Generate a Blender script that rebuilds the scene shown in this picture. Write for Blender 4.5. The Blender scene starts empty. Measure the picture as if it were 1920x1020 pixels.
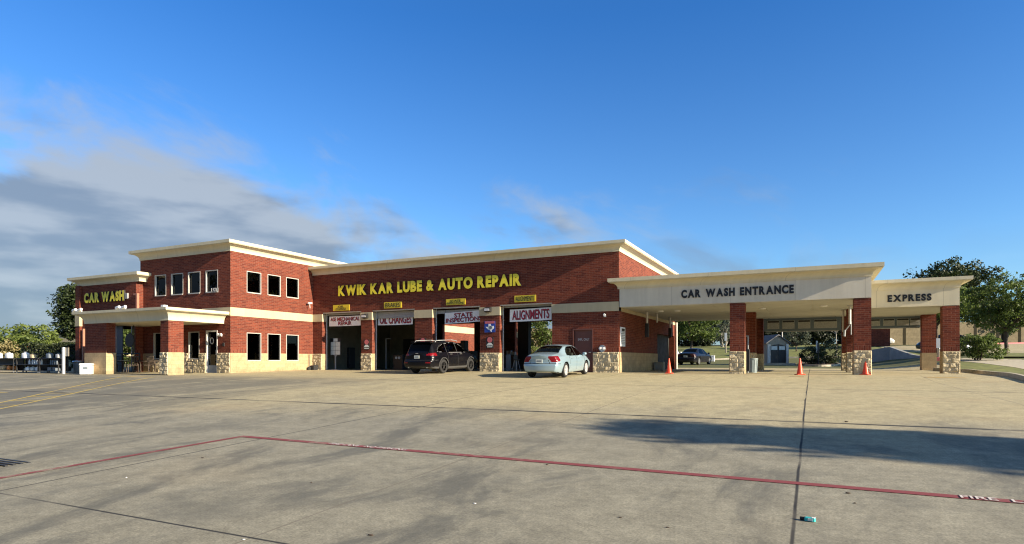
import bpy, math, random
import numpy as np
from mathutils import Vector, noise
C = bpy.context.scene.collection
SC = bpy.context.scene
R = math.radians
# ------------------------------------------------------------------ camera
F, TH, HY, EYE = 1153.55, 0.454, 675.9, 0.607       # focal (px of a 1920 frame), yaw, horizon row, eye height over the shop floor
CS, SN = math.cos(TH), math.sin(TH)
cam_d = bpy.data.cameras.new('camera'); cam = bpy.data.objects.new('camera', cam_d); C.objects.link(cam)
cam_d.sensor_width = 36; cam_d.lens = F / 1920 * 36; cam_d.shift_y = (HY - 510) / 1920
cam_d.clip_start = 0.1; cam_d.clip_end = 3000
cam.location = (0, 0, EYE); cam.rotation_euler = (R(90), 0, TH)
SC.camera = cam
SC.cycles.filter_width = 1.15
# ------------------------------------------------------------------ light
SUN_AZ, SUN_EL = 94.8, 21.0           # degrees clockwise from +Y, and above the horizon
sd = Vector((math.sin(R(SUN_AZ)) * math.cos(R(SUN_EL)), math.cos(R(SUN_AZ)) * math.cos(R(SUN_EL)), math.sin(R(SUN_EL))))
sl = bpy.data.lights.new('sun', 'SUN'); sl.energy = 5.0; sl.angle = R(0.53); sl.color = (1, 0.85, 0.64)
so = bpy.data.objects.new('sun', sl); C.objects.link(so); so.rotation_euler = sd.to_track_quat('Z', 'Y').to_euler()
SC.view_settings.view_transform = 'Standard'; SC.view_settings.look = 'None'
SC.view_settings.gamma = 1; SC.view_settings.exposure = 1.15; SC.view_settings.use_curve_mapping = False

class NT:
    def __init__(s, tree): s.t = tree; s.n = tree.nodes; s.l = tree.links
    def put(s, sock, v):
        if hasattr(v, 'is_output'): s.l.new(v, sock)
        elif v is not None:
            if isinstance(v, (tuple, list)) and len(v) == 3 and sock.type == 'RGBA': v = (*v, 1)
            sock.default_value = v
    def add(s, typ, out=0, inp={}, **kw):
        n = s.n.new(typ)
        for k, v in kw.items(): setattr(n, k, v)
        for k, v in inp.items(): s.put(n.inputs[k], v)
        return n.outputs[out] if out is not None else n
    def math(s, op, a, b=0.0, c=0.0, clamp=False):
        return s.add('ShaderNodeMath', 0, {0: a, 1: b, 2: c}, operation=op, use_clamp=clamp)
    def mix(s, f, a, b, mode='MIX'):
        n = s.n.new('ShaderNodeMix'); n.data_type = 'RGBA'; n.blend_type = mode
        s.put(n.inputs[0], f); s.put(n.inputs[6], a); s.put(n.inputs[7], b)
        return n.outputs[2]
    def rng(s, v, a, b, c=0.0, d=1.0, smooth=False):
        n = s.n.new('ShaderNodeMapRange'); n.interpolation_type = 'SMOOTHSTEP' if smooth else 'LINEAR'
        for k, x in zip(('Value', 'From Min', 'From Max', 'To Min', 'To Max'), (v, a, b, c, d)): s.put(n.inputs[k], x)
        return n.outputs[0]
    def noise(s, vec, scale, detail=4, rough=.55, out=0, dist=0.0):
        return s.add('ShaderNodeTexNoise', out, {'Vector': vec, 'Scale': scale, 'Detail': detail, 'Roughness': rough, 'Distortion': dist})
    def xyz(s, v): 
        n = s.n.new('ShaderNodeSeparateXYZ'); s.put(n.inputs[0], v); return n.outputs
    def vec(s, x=0.0, y=0.0, z=0.0): return s.add('ShaderNodeCombineXYZ', 0, {0: x, 1: y, 2: z})

CLOUD_SEED = 21.4
W = bpy.data.worlds.new('World'); SC.world = W; W.use_nodes = True
w = NT(W.node_tree); w.n.clear()
sky = w.add('ShaderNodeTexSky', None, sky_type='NISHITA', sun_disc=False, sun_elevation=R(SUN_EL), sun_rotation=R(SUN_AZ),
            altitude=200, air_density=1.0, dust_density=0.6, ozone_density=2.2).outputs[0]
gen = w.add('ShaderNodeTexCoord', 'Generated')
dx, dy, dz = w.xyz(gen)
el = w.math('MULTIPLY', w.math('ARCSINE', dz), 57.2958)
az = w.math('ADD', w.math('MULTIPLY', w.math('ARCTAN2', dx, dy), 57.2958), 26.0)
top = w.math('SUBTRACT', w.math('ADD', w.math('SUBTRACT', 13.4, w.rng(az, -2, 10, 0, 2.6, True)), w.rng(az, -12, -25, 0, 5.2, True)), w.rng(az, -31, -41, 0, 2.6, True))
cv = w.vec(w.math('MULTIPLY', az, .06), w.math('ADD', w.math('MULTIPLY', el, .115), w.math('MULTIPLY', az, .03)), CLOUD_SEED)
nz = w.noise(cv, 1.25, 9, .56, dist=.35)
dens = w.math('ADD', w.math('MULTIPLY', w.math('SUBTRACT', nz, .465), 6.6), w.math('MULTIPLY', w.math('SUBTRACT', top, el), .24))
dens = w.rng(dens, -.25, 1.6, 0, .9, True)
dens = w.math('MULTIPLY', dens, w.rng(az, 2, 14, 1.0, .6, True))
dens = w.math('MULTIPLY', dens, w.rng(az, 22, 36, 1, .15, True))
n2 = w.noise(w.vec(w.math('MULTIPLY', az, .045), w.math('MULTIPLY', el, .16), 9.4), 1.7, 5, .5)
lite = w.rng(w.math('ADD', n2, w.math('MULTIPLY', w.math('SUBTRACT', el, 8), .012)), .42, .60, 0, 1, True)
ccol = w.mix(lite, (.24, .30, .385), (.43, .48, .54))
skc = w.mix(1.0, sky, w.mix(w.rng(el, 5, 29, 0, 1), (1.0, 1.46, 1.86, 1), (.40, 1.10, 1.90, 1)), 'MULTIPLY')
skc = w.mix(w.rng(el, 31, 42, 0, 1, True), skc, w.mix(1.0, sky, (1.5, 1.2, .92, 1), 'MULTIPLY'))   # warm tint added to the unseen upper sky so shaded surfaces turn less blue
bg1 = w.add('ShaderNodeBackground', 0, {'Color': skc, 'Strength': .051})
bg2 = w.add('ShaderNodeBackground', 0, {'Color': ccol, 'Strength': .48})
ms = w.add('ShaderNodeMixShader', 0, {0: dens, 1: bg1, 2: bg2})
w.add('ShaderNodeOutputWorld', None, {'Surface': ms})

# ------------------------------------------------------------------ geometry helpers
def rayXY(px, wd):
    r = (px - 960) / F * wd
    return r * CS - wd * SN, r * SN + wd * CS
def PW(px, py, wd):
    X, Y = rayXY(px, wd); return Vector((X, Y, EYE - (py - HY) / F * wd))
def XatY(px, Y):
    t = (px - 960) / F; return Y * (t * CS - SN) / (CS + t * SN)
def ZatXY(py, X, Y): return EYE - (py - HY) / F * (-X * SN + Y * CS)
def sm(x, a, b):
    t = min(1, max(0, (x - a) / (b - a))); return t * t * (3 - 2 * t)
def interp(pts, x):
    """monotone cubic through pts"""
    xs = [p[0] for p in pts]; ys = [p[1] for p in pts]; n = len(xs)
    if x <= xs[0]: return ys[0]
    if x >= xs[-1]: return ys[-1]
    i = max(k for k in range(n - 1) if xs[k] <= x)
    d = [(ys[k + 1] - ys[k]) / (xs[k + 1] - xs[k]) for k in range(n - 1)]
    def m(k):
        if k == 0: return d[0]
        if k == n - 1: return d[-1]
        if d[k - 1] * d[k] <= 0: return 0
        h0, h1 = xs[k] - xs[k - 1], xs[k + 1] - xs[k]; w1, w2 = 2 * h1 + h0, h1 + 2 * h0
        return (w1 + w2) / (w1 / d[k - 1] + w2 / d[k])
    h = xs[i + 1] - xs[i]; t = (x - xs[i]) / h
    return (ys[i] * (1 + 2 * t) * (1 - t) ** 2 + h * m(i) * t * (1 - t) ** 2 + ys[i + 1] * t * t * (3 - 2 * t) + h * m(i + 1) * t * t * (t - 1))
BASE = [(-80, -2.6), (-10, -1.36), (0, -1.0), (10, -.56), (18, -.2), (24, -.085), (30, 0), (36, 0)]
CEN = [(46, 0), (52, .2), (60, .32), (70, 1.1), (80, 2.0), (140, 4.0)]
RGT = [(36, 0), (44, .35), (52, .9), (65, 1.5), (82, 2.3), (140, 4.0)]
def GZ(X, Y):
    z = interp(BASE, Y)
    z -= .0032 * (min(0, max(-30, X)) + 30) * sm(Y, 14, 20) * (1 - sm(Y, 25.5, 29.5))
    if Y > 36:
        a = sm(X, 3, 9); s = (1 - a) * interp(CEN, Y) + a * interp(RGT, Y)
        z += s * sm(X, -36, -26)
    return z
def G(px, py):
    lo = 1.5
    for k in range(1, 4000):
        wd = 1.5 + k * .05; p = PW(px, py, wd)
        if p.z <= GZ(p.x, p.y): return Vector((p.x, p.y, GZ(p.x, p.y)))
    return PW(px, py, 200)

def wloc(o):
    v = Vector((0, 0, 0))
    while o is not None: v += o.location; o = o.parent
    return v
def tag(o, label=None, cat=None, group=None, kind=None):
    for k, v in (('label', label), ('category', cat), ('group', group), ('kind', kind)):
        if v: o[k] = v
    return o
def thing(name, loc, label, cat, group=None, rot=None):
    o = bpy.data.objects.new(name, None); C.objects.link(o); o.location = loc; o.empty_display_size = .2
    if rot: o.rotation_euler = rot
    return tag(o, label, cat, group)
def kids(o): return [c for c in bpy.data.objects if c.parent == o]
def copy_tree(o, loc=None, rz=None, label=None, parent=None, scale=None):
    c = o.copy(); C.objects.link(c)
    if parent is not None: c.parent = parent
    if loc is not None: c.location = loc
    if rz is not None: c.rotation_euler = (0, 0, rz)
    if scale is not None: c.scale = scale
    if label: c['label'] = label
    for k in kids(o): copy_tree(k, parent=c)
    return c

class MB:
    def __init__(s): s.v = []; s.f = []; s.m = []; s.mi = 0
    def add(s, vs, fs):
        b = len(s.v); s.v += [tuple(p) for p in vs]; s.f += [tuple(b + i for i in f) for f in fs]; s.m += [s.mi] * len(fs); return s
    def box(s, x0, x1, y0, y1, z0, z1):
        return s.add([(x0, y0, z0), (x1, y0, z0), (x1, y1, z0), (x0, y1, z0), (x0, y0, z1), (x1, y0, z1), (x1, y1, z1), (x0, y1, z1)],
                     [(0, 3, 2, 1), (4, 5, 6, 7), (0, 1, 5, 4), (1, 2, 6, 5), (2, 3, 7, 6), (3, 0, 4, 7)])
    def rbox(s, x0, x1, y0, y1, z0, z1, r=.03, n=3):
        """box with its vertical edges rounded and top edge eased"""
        pts = []
        for cx, cy, a in ((x1 - r, y1 - r, 0), (x0 + r, y1 - r, 90), (x0 + r, y0 + r, 180), (x1 - r, y0 + r, 270)):
            for k in range(n + 1): pts.append((cx, cy, math.radians(a + 90 * k / n)))
        rows = [(z0, r), (z1 - r * .6, r), (z1 - r * .2, r * .75), (z1, r * .3)]
        vs = [(cx + q * math.cos(a), cy + q * math.sin(a), z) for z, q in rows for cx, cy, a in pts]
        m = len(pts); fs = []
        for k in range(len(rows) - 1):
            for i in range(m): j = (i + 1) % m; fs.append((k * m + i, k * m + j, k * m + m + j, k * m + m + i))
        fs.append(tuple(range((len(rows) - 1) * m, len(rows) * m))); fs.append(tuple(reversed(range(m))))
        return s.add(vs, fs)
    def quad(s, *p): return s.add(p, [tuple(range(len(p)))])
    def bar(s, a, b, ra, rb=None, n=8, cap=True):
        a = Vector(a); b = Vector(b); rb = ra if rb is None else rb
        d = (b - a).normalized(); u = d.orthogonal().normalized(); q = d.cross(u); vs = []
        for c, r in ((a, ra), (b, rb)):
            for i in range(n):
                t = 2 * math.pi * i / n; vs.append(c + u * (r * math.cos(t)) + q * (r * math.sin(t)))
        fs = [(i, (i + 1) % n, n + (i + 1) % n, n + i) for i in range(n)]
        if cap: fs += [tuple(reversed(range(n))), tuple(range(n, 2 * n))]
        return s.add(vs, fs)
    def tube(s, pts, r, n=6):
        for a, b in zip(pts[:-1], pts[1:]): s.bar(a, b, r, r, n)
        return s
    def lathe(s, prof, c=(0, 0, 0), n=20, axis='Z'):
        vs = []
        for r, z in prof:
            for i in range(n):
                t = 2 * math.pi * i / n; p = (r * math.cos(t), r * math.sin(t), z)
                if axis == 'Y': p = (p[0], p[2], p[1])
                if axis == 'X': p = (p[2], p[0], p[1])
                vs.append((c[0] + p[0], c[1] + p[1], c[2] + p[2]))
        fs = []
        for k in range(len(prof) - 1):
            for i in range(n): j = (i + 1) % n; fs.append((k * n + i, k * n + j, k * n + n + j, k * n + n + i))
        if prof[0][0] > 1e-4: fs.append(tuple(reversed(range(n))))
        if prof[-1][0] > 1e-4: fs.append(tuple(range((len(prof) - 1) * n, len(prof) * n)))
        return s.add(vs, fs)
    def prismY(s, poly, y0, y1):
        """polygon in (x,z), extruded along y"""
        n = len(poly); vs = [(x, y0, z) for x, z in poly] + [(x, y1, z) for x, z in poly]
        return s.add(vs, [tuple(range(n)), tuple(reversed(range(n, 2 * n)))] + [(i, n + i, n + (i + 1) % n, (i + 1) % n) for i in range(n)])
    def build(s, name, mat, parent=None, smooth=False, local=False):
        me = bpy.data.meshes.new(name)
        off = Vector((0, 0, 0)) if (local or parent is None) else wloc(parent)
        me.from_pydata([(x - off.x, y - off.y, z - off.z) for x, y, z in s.v], [], s.f)
        for m in (mat if isinstance(mat, (list, tuple)) else [mat]): me.materials.append(m)
        if len(me.materials) > 1: me.polygons.foreach_set('material_index', s.m)
        if smooth is True: me.polygons.foreach_set('use_smooth', [True] * len(s.f))
        me.update()
        if smooth == 'auto': me.polygons.foreach_set('use_smooth', [True] * len(s.f)); me.set_sharp_from_angle(angle=R(40))
        o = bpy.data.objects.new(name, me); C.objects.link(o); o.parent = parent
        return o

# ------------------------------------------------------------------ materials
def newmat(name):
    m = bpy.data.materials.new(name); m.use_nodes = True; n = NT(m.node_tree); n.n.clear(); return m, n
def finish(n, col, rough=.6, metal=0.0, bump=None, bs=.3, bd=.02, spec=.5, coat=0.0, emit=None, es=0.0):
    inp = {'Base Color': col, 'Roughness': rough, 'Metallic': metal, 'Specular IOR Level': spec, 'Coat Weight': coat, 'Coat Roughness': .04}
    if bump is not None: inp['Normal'] = n.add('ShaderNodeBump', 0, {'Height': bump, 'Strength': bs, 'Distance': bd})
    if emit: inp['Emission Color'] = emit; inp['Emission Strength'] = es
    b = n.add('ShaderNodeBsdfPrincipled', 0, inp)
    n.add('ShaderNodeOutputMaterial', None, {'Surface': b})
def plain(name, col, rough=.6, metal=0.0, var=.12, scale=6.0, bs=.0, spec=.5, coat=0.0):
    m, n = newmat(name)
    pos = n.add('ShaderNodeNewGeometry', 'Position')
    a = n.noise(pos, scale, 5, .6)
    f = n.rng(a, .3, .7, 1 - var, 1 + var)
    c = n.mix(1.0, (*col, 1), n.add('ShaderNodeCombineColor', 0, {0: f, 1: f, 2: f}), 'MULTIPLY')
    r = n.rng(n.noise(pos, scale * 2.3, 3), .3, .7, rough * .85, min(1, rough * 1.15))
    finish(n, c, r, metal, a if bs else None, bs, .01, spec, coat)
    return m
def brickmat(name, k=1.0):
    m, n = newmat(name)
    pos = n.add('ShaderNodeNewGeometry', 'Position'); x, y, z = n.xyz(pos)
    u = n.math('ADD', x, y)
    sold = n.math('MULTIPLY', n.math('GREATER_THAN', z, 1.03), n.math('LESS_THAN', z, 1.24))
    v1 = n.vec(u, z, 0.0); v2 = n.vec(n.math('SUBTRACT', z, 1.03), u, 0.0)
    def bt(v):
        return n.add('ShaderNodeTexBrick', None, {'Vector': v, 'Color1': (.190 * k, .045 * k, .0235 * k), 'Color2': (.105 * k, .023 * k, .0145 * k), 'Mortar': (.21 * k, .105 * k, .072 * k),
            'Scale': 1.0, 'Mortar Size': .0065, 'Mortar Smooth': .2, 'Bias': 0.0, 'Brick Width': .295, 'Row Height': .0895}, offset=.5)
    b1, b2 = bt(v1), bt(v2)
    c = n.mix(sold, b1.outputs[0], b2.outputs[0])
    fac = n.mix(sold, b1.outputs[1], b2.outputs[1])
    big = n.noise(pos, .55, 5, .6); fine = n.noise(pos, 14, 3, .6)
    ss = n.noise(n.vec(n.math('MULTIPLY', u, 1.2), n.math('MULTIPLY', z, .14), 0.0), 1.6, 4, .6)
    f = n.math('MULTIPLY', n.rng(big, .3, .7, .91, 1.08), n.rng(fine, .3, .7, .82, 1.18))
    f = n.math('MULTIPLY', f, n.rng(ss, .35, .7, 1.04, .92))
    c = n.mix(1.0, c, n.add('ShaderNodeCombineColor', 0, {0: f, 1: f, 2: f}), 'MULTIPLY')
    h = n.math('ADD', n.math('MULTIPLY', fac, -.8), n.math('MULTIPLY', fine, .35))
    finish(n, c, .88, 0, h, .55, .012, .25)
    return m
def blockmat(name, col, cw=.4, ch=.205, var=.16):
    m, n = newmat(name)
    pos = n.add('ShaderNodeNewGeometry', 'Position'); x, y, z = n.xyz(pos)
    b = n.add('ShaderNodeTexBrick', None, {'Vector': n.vec(n.math('ADD', x, y), z, 0.0), 'Color1': (*[c * 1.06 for c in col], 1), 'Color2': (*[c * .9 for c in col], 1), 'Mortar': (*[c * .72 for c in col], 1),
        'Scale': 1.0, 'Mortar Size': .007, 'Mortar Smooth': .4, 'Brick Width': cw, 'Row Height': ch}, offset=.5)
    a = n.noise(pos, 3.2, 6, .65); d = n.noise(pos, 22, 3, .6)
    dirt = n.rng(n.math('ADD', z, n.math('MULTIPLY', a, .5)), .1, .5, .8, 1.0, True)
    f = n.math('MULTIPLY', n.math('MULTIPLY', n.rng(a, .3, .7, 1 - var, 1 + var), n.rng(d, .3, .7, .9, 1.1)), dirt)
    c = n.mix(1.0, b.outputs[0], n.add('ShaderNodeCombineColor', 0, {0: f, 1: f, 2: f}), 'MULTIPLY')
    finish(n, c, .9, 0, n.math('ADD', n.math('MULTIPLY', b.outputs[1], -.5), n.math('MULTIPLY', d, .5)), .4, .012, .2)
    return m
def rockmat(name):
    m, n = newmat(name)
    pos = n.add('ShaderNodeNewGeometry', 'Position')
    a = n.noise(pos, 2.6, 6, .65); d = n.noise(pos, 26, 4, .65)
    c = n.mix(n.rng(a, .35, .65), (.46, .385, .25, 1), (.56, .475, .32, 1))
    f = n.rng(d, .3, .7, .78, 1.18)
    c = n.mix(1.0, c, n.add('ShaderNodeCombineColor', 0, {0: f, 1: f, 2: f}), 'MULTIPLY')
    finish(n, c, .92, 0, d, .6, .02, .2)
    return m
def stuccomat(name, col, seam=0.0):
    m, n = newmat(name)
    pos = n.add('ShaderNodeNewGeometry', 'Position'); x, y, z = n.xyz(pos)
    st = n.noise(n.vec(n.math('MULTIPLY', n.math('ADD', x, y), 2.2), n.math('MULTIPLY', z, .22), 1.0), 2.0, 5, .6)
    a = n.noise(pos, .8, 5, .6); d = n.noise(pos, 60, 2)
    f = n.math('MULTIPLY', n.rng(st, .3, .72, 1.03, .91), n.rng(a, .3, .7, .93, 1.06))
    c = n.mix(1.0, (*col, 1), n.add('ShaderNodeCombineColor', 0, {0: f, 1: f, 2: f}), 'MULTIPLY')
    if seam:
        q = n.math('DIVIDE', n.math('ADD', n.math('ADD', x, y), .4), seam)
        c = n.mix(n.rng(n.math('MULTIPLY', n.math('ABSOLUTE', n.math('SUBTRACT', q, n.math('ROUND', q))), seam), .008, .016, .35, 0), c, (.2, .18, .14, 1))
    finish(n, c, .85, 0, d, .15, .005, .25)
    return m
def glassmat(name, tint=(.2, .22, .22), refl=1.0):
    m, n = newmat(name)
    t = n.add('ShaderNodeBsdfTransparent', 0, {'Color': (*tint, 1)})
    g = n.add('ShaderNodeBsdfGlossy', 0, {'Color': (.9 * refl, .95 * refl, refl, 1), 'Roughness': .015})
    fr = n.add('ShaderNodeFresnel', 0, {'IOR': 1.5})
    n.add('ShaderNodeOutputMaterial', None, {'Surface': n.add('ShaderNodeMixShader', 0, {0: fr, 1: t, 2: g})})
    return m
def paintmat(name, col, metal=.35, rough=.3, coat=.8, dusty=.5, spec=.5):
    m, n = newmat(name)
    pos = n.add('ShaderNodeNewGeometry', 'Position')
    a = n.noise(pos, 1.7, 4, .6); z = n.xyz(n.add('ShaderNodeTexCoord', 'Object'))[2]
    dust = n.math('MULTIPLY', n.rng(z, .55, .15, 0, dusty, True), n.rng(a, .3, .7, .3, 1.0))
    c = n.mix(dust, (*col, 1), (.33, .29, .22, 1))
    finish(n, c, n.math('ADD', rough, n.math('MULTIPLY', dust, .5)), metal, None, spec=spec, coat=coat)
    return m
def leafmat(name, c1, c2, trans=.3):
    m, n = newmat(name)
    pos = n.add('ShaderNodeNewGeometry', 'Position'); ri = n.add('ShaderNodeNewGeometry', 'Random Per Island')
    a = n.noise(pos, .9, 3, .6)
    f = n.math('ADD', n.math('MULTIPLY', ri, .6), n.math('MULTIPLY', n.rng(a, .3, .7), .4))
    c = n.mix(f, (*c1, 1), (*c2, 1))
    d = n.add('ShaderNodeBsdfPrincipled', 0, {'Base Color': c, 'Roughness': .55, 'Specular IOR Level': .35})
    t = n.add('ShaderNodeBsdfTranslucent', 0, {'Color': n.mix(.5, c, (*[min(1, q * 1.5) for q in c2], 1))})
    n.add('ShaderNodeOutputMaterial', None, {'Surface': n.add('ShaderNodeMixShader', 0, {0: trans, 1: d, 2: t})})
    return m
def concretemat(name, joints=True):
    m, n = newmat(name)
    pos = n.add('ShaderNodeNewGeometry', 'Position'); x, y, z = n.xyz(pos)
    p2 = n.vec(x, y, 0.0)
    wob = n.math('MULTIPLY', n.math('SUBTRACT', n.noise(p2, .5, 4), .5), .05)
    n1 = n.noise(p2, .16, 6, .6); n3 = n.noise(p2, 2.3, 6, .68); n4 = n.noise(p2, 45, 3, .7)
    streak = n.noise(n.vec(n.math('MULTIPLY', x, .95), n.math('MULTIPLY', y, .40), 0.0), .72, 9, .68, dist=.6)
    # warm clean slabs near the shop, greyer and worn further out
    cl = n.rng(n.math('ADD', y, n.math('MULTIPLY', n.math('SUBTRACT', n1, .5), 9)), 8.5, 14.5, 0, 1, True)
    lft = n.rng(x, -11, -20, 0, 1, True)
    cl = n.math('MULTIPLY', cl, n.math('SUBTRACT', 1.0, n.math('MULTIPLY', lft, n.rng(y, 23, 17.5, 0, .8, True))))
    c = n.mix(cl, (.262, .248, .192, 1), (.42, .365, .222, 1))
    slab = n.add('ShaderNodeTexWhiteNoise', 0, {'Vector': n.vec(n.math('FLOOR', n.math('DIVIDE', n.math('ADD', x, .2), 8.0)), n.math('FLOOR', n.math('DIVIDE', n.math('SUBTRACT', y, 3.75), 8.2)), 0.0)}, noise_dimensions='3D')
    f = n.math('MULTIPLY', n.rng(n3, .35, .65, .84, 1.15), n.rng(n4, .38, .62, .80, 1.2))
    f = n.math('MULTIPLY', f, n.rng(slab, 0, 1, .95, 1.05))
    f = n.math('MULTIPLY', f, n.rng(n.noise(p2, 11, 5, .75), .36, .64, .85, 1.15))
    # worn tyre grime and oil: dark patches of their own shape
    st = n.rng(n.math('ADD', streak, n.math('MULTIPLY', lft, .11)), .47, .64, 0, 1, True)
    st = n.math('MULTIPLY', st, n.math('SUBTRACT', 1.0, n.math('MULTIPLY', cl, .82)))
    st2 = n.rng(n.noise(p2, .42, 7, .62), .54, .68, 0, 1, True)
    st2 = n.math('MULTIPLY', st2, n.math('SUBTRACT', .8, n.math('MULTIPLY', cl, .7)))
    spots = n.math('MULTIPLY', n.rng(n.noise(p2, 1.5, 2, .5), .70, .78, 0, .55, True), n.math('SUBTRACT', 1.0, n.math('MULTIPLY', cl, .5)))
    st = n.math('MAXIMUM', n.math('MAXIMUM', n.math('MULTIPLY', st, .72), n.math('MULTIPLY', st2, .6)), spots)
    c = n.mix(1.0, c, n.add('ShaderNodeCombineColor', 0, {0: f, 1: f, 2: f}), 'MULTIPLY')
    c = n.mix(st, c, (.092, .094, .085, 1))
    warm = n.rng(n.noise(p2, .33, 4, .6), .52, .72, 0, .32, True)
    c = n.mix(n.math('MULTIPLY', warm, n.math('ADD', .4, cl)), c, (.40, .31, .185, 1))
    if joints:
        def joint(co, off, step, wd):
            q = n.math('DIVIDE', n.math('SUBTRACT', n.math('ADD', co, wob if wd > .012 else 0.0), off), step)
            d = n.math('MULTIPLY', n.math('ABSOLUTE', n.math('SUBTRACT', q, n.math('ROUND', q))), step)
            return n.rng(d, wd * .6, wd * 1.6, 1, 0)
        cut = n.math('MAXIMUM', joint(x, -.14, 4.0, .011), n.math('MULTIPLY', joint(y, 3.6, 8.4, .011), .4))
        seal = n.math('MAXIMUM', n.math('MAXIMUM', joint(x, -.14, 5000.0, .013), joint(x, -8.14, 5000.0, .013)), n.math('MAXIMUM', n.math('MAXIMUM', joint(x, -16.2, 5000.0, .02), joint(y, 3.6, 5000.0, .012)), n.math('MAXIMUM', joint(y, 11.9, 5000.0, .055), n.math('MULTIPLY', joint(y, 20.4, 5000.0, .06), .6))))
        br = n.rng(n.noise(p2, .5, 4), .34, .52, .25, 1.0)
        c = n.mix(n.math('MULTIPLY', cut, n.math('MULTIPLY', br, .75)), c, (.16, .14, .11, 1))
        c = n.mix(n.math('MULTIPLY', seal, br), c, (.03, .03, .03, 1))
        inlot = n.math('MULTIPLY', n.rng(y, 47, 48, 1, 0), n.rng(x, -62, -60, 0, 1))
        grass = n.mix(n.rng(n3, .3, .7), (.075, .09, .03, 1), (.15, .145, .06, 1))
        c = n.mix(inlot, grass, c)
    finish(n, c, n.rng(n1, .3, .7, .72, .9), 0, n.math('ADD', n4, n.math('MULTIPLY', n3, .7)), .22, .006, .3)
    return m
def wornpaint(name, col, wear=.5):
    m, n = newmat(name)
    pos = n.add('ShaderNodeNewGeometry', 'Position')
    a = n.noise(pos, 3.2, 8, .74); b = n.noise(pos, .35, 3)
    k = n.rng(n.math('ADD', a, n.math('MULTIPLY', n.math('SUBTRACT', b, .5), .5)), wear - .07, wear + .13, .92, .18, True)
    c = n.mix(k, (.31, .28, .22, 1), (*col, 1))
    finish(n, c, .8, 0, a, .1, .004, .3)
    return m
M = {}
M['brick'] = brickmat('red_brick')
M['block'] = blockmat('smooth_limestone', (.42, .31, .178))
M['block_grey'] = blockmat('plain_masonry', (.42, .375, .29), .4, .205, .1)
M['rock'] = rockmat('rock_faced_limestone')
M['cream'] = stuccomat('cream_stucco', (.62, .555, .39), 3.66)
M['bandm'] = stuccomat('cast_stone_band', (.50, .425, .275))
M['offwhite'] = stuccomat('off_white_stucco', (.61, .57, .47), 2.7)
M['fasciacream'] = stuccomat('express_stucco', (.66, .60, .44), 2.7)
M['soffit'] = stuccomat('white_soffit', (.50, .50, .44))
M['frame'] = plain('window_frame_metal', (.44, .42, .38), .45, 0, .06)
M['whitemetal'] = plain('white_metal', (.62, .60, .56), .45, 0, .06)
M['white'] = plain('white_plastic', (.80, .80, .78), .45, 0, .05)
M['whitefab'] = plain('white_vinyl', (.88, .86, .82), .5, 0, .08, 3)
M['black'] = plain('black_metal', (.018, .018, .019), .5, 0, .2)
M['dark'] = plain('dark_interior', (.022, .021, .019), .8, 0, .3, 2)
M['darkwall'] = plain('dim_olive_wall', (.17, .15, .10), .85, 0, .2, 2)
M['rubber'] = plain('tyre_rubber', (.022, .022, .022), .85, 0, .2)
M['greymetal'] = plain('grey_painted_steel', (.30, .31, .31), .45, .1, .1)
M['silver'] = plain('silver_metal', (.62, .63, .64), .28, .85, .08)
M['alloy'] = plain('alloy_wheel', (.60, .60, .60), .35, .35, .05)
M['yellowface'] = plain('yellow_sign_face', (.80, .67, .04), .4, 0, .1, 1.5)
M['yellowplate'] = plain('yellow_plate', (.66, .50, .03), .5, 0, .1, 2)
M['blackletter'] = plain('black_letter', (.012, .012, .013), .45, 0, .1)
M['redletter'] = plain('red_letter', (.36, .02, .035), .5, 0, .1)
M['brown'] = plain('brown_door_paint', (.14, .05, .036), .5, 0, .1)
M['rust'] = plain('brick_coloured_downspout', (.40, .16, .10), .5, 0, .12)
M['orange'] = plain('orange_cone_plastic', (.80, .075, .02), .45, 0, .08)
M['blue'] = plain('sign_blue', (.02, .06, .32), .4, 0, .08)
M['pink'] = plain('faded_red', (.52, .13, .14), .5, 0, .1)
M['bluegrey'] = plain('blue_grey_frame', (.10, .135, .165), .5, 0, .1)
M['paper'] = plain('paper', (.62, .66, .62), .7, 0, .1, 8)
M['panelink'] = plain('printed_panel', (.34, .34, .31), .6, 0, .25, 14)
M['wood'] = plain('bark', (.075, .055, .04), .9, 0, .3, 12, .5)
M['palebark'] = plain('pale_bark', (.30, .28, .24), .9, 0, .3, 12, .5)
M['glass'] = glassmat('tinted_window_glass', (.10, .11, .11), .45)
M['clearglass'] = glassmat('window_glass', (.30, .31, .30), .45)
M['carglass'] = glassmat('car_glass', (.30, .33, .33), .6)
M['darkglass'] = glassmat('dark_car_glass', (.05, .05, .055), .4)
M['silverblue'] = paintmat('silver_blue_paint', (.29, .41, .48), .35, .33)
M['blackpaint'] = paintmat('black_paint', (.004, .004, .006), .0, .25, .12, .04, .2)
M['bluepaint'] = paintmat('dark_blue_paint', (.006, .007, .012), .0, .3, .15, .1, .25)
M['whitepaint'] = paintmat('white_car_paint', (.75, .75, .74), 0, .25)
M['cladding'] = plain('grey_plastic_cladding', (.06, .06, .06), .6, 0, .1)
M['dimlens'] = plain('dim_lamp_lens', (.03, .006, .006), .3, 0, .1)
M['tail'] = plain('red_lamp_lens', (.17, .004, .008), .25, 0, .3, 30, 0, .3, .2)
M['lens'] = plain('clear_lamp_lens', (.6, .6, .6), .1, 0, .1)
M['seat'] = plain('grey_seat_cloth', (.40, .38, .34), .9)
M['lot'] = concretemat('concrete_lot')
M['conc'] = concretemat('concrete_plain', False)
M['kerb'] = plain('kerb_concrete', (.44, .40, .31), .85, 0, .18, 4, .2)
M['retain'] = plain('board_marked_concrete', (.30, .305, .30), .85, 0, .2, 1.6, .3)
M['grass'] = plain('lawn', (.15, .165, .042), .95, 0, .45, 2.5, .6)
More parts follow.
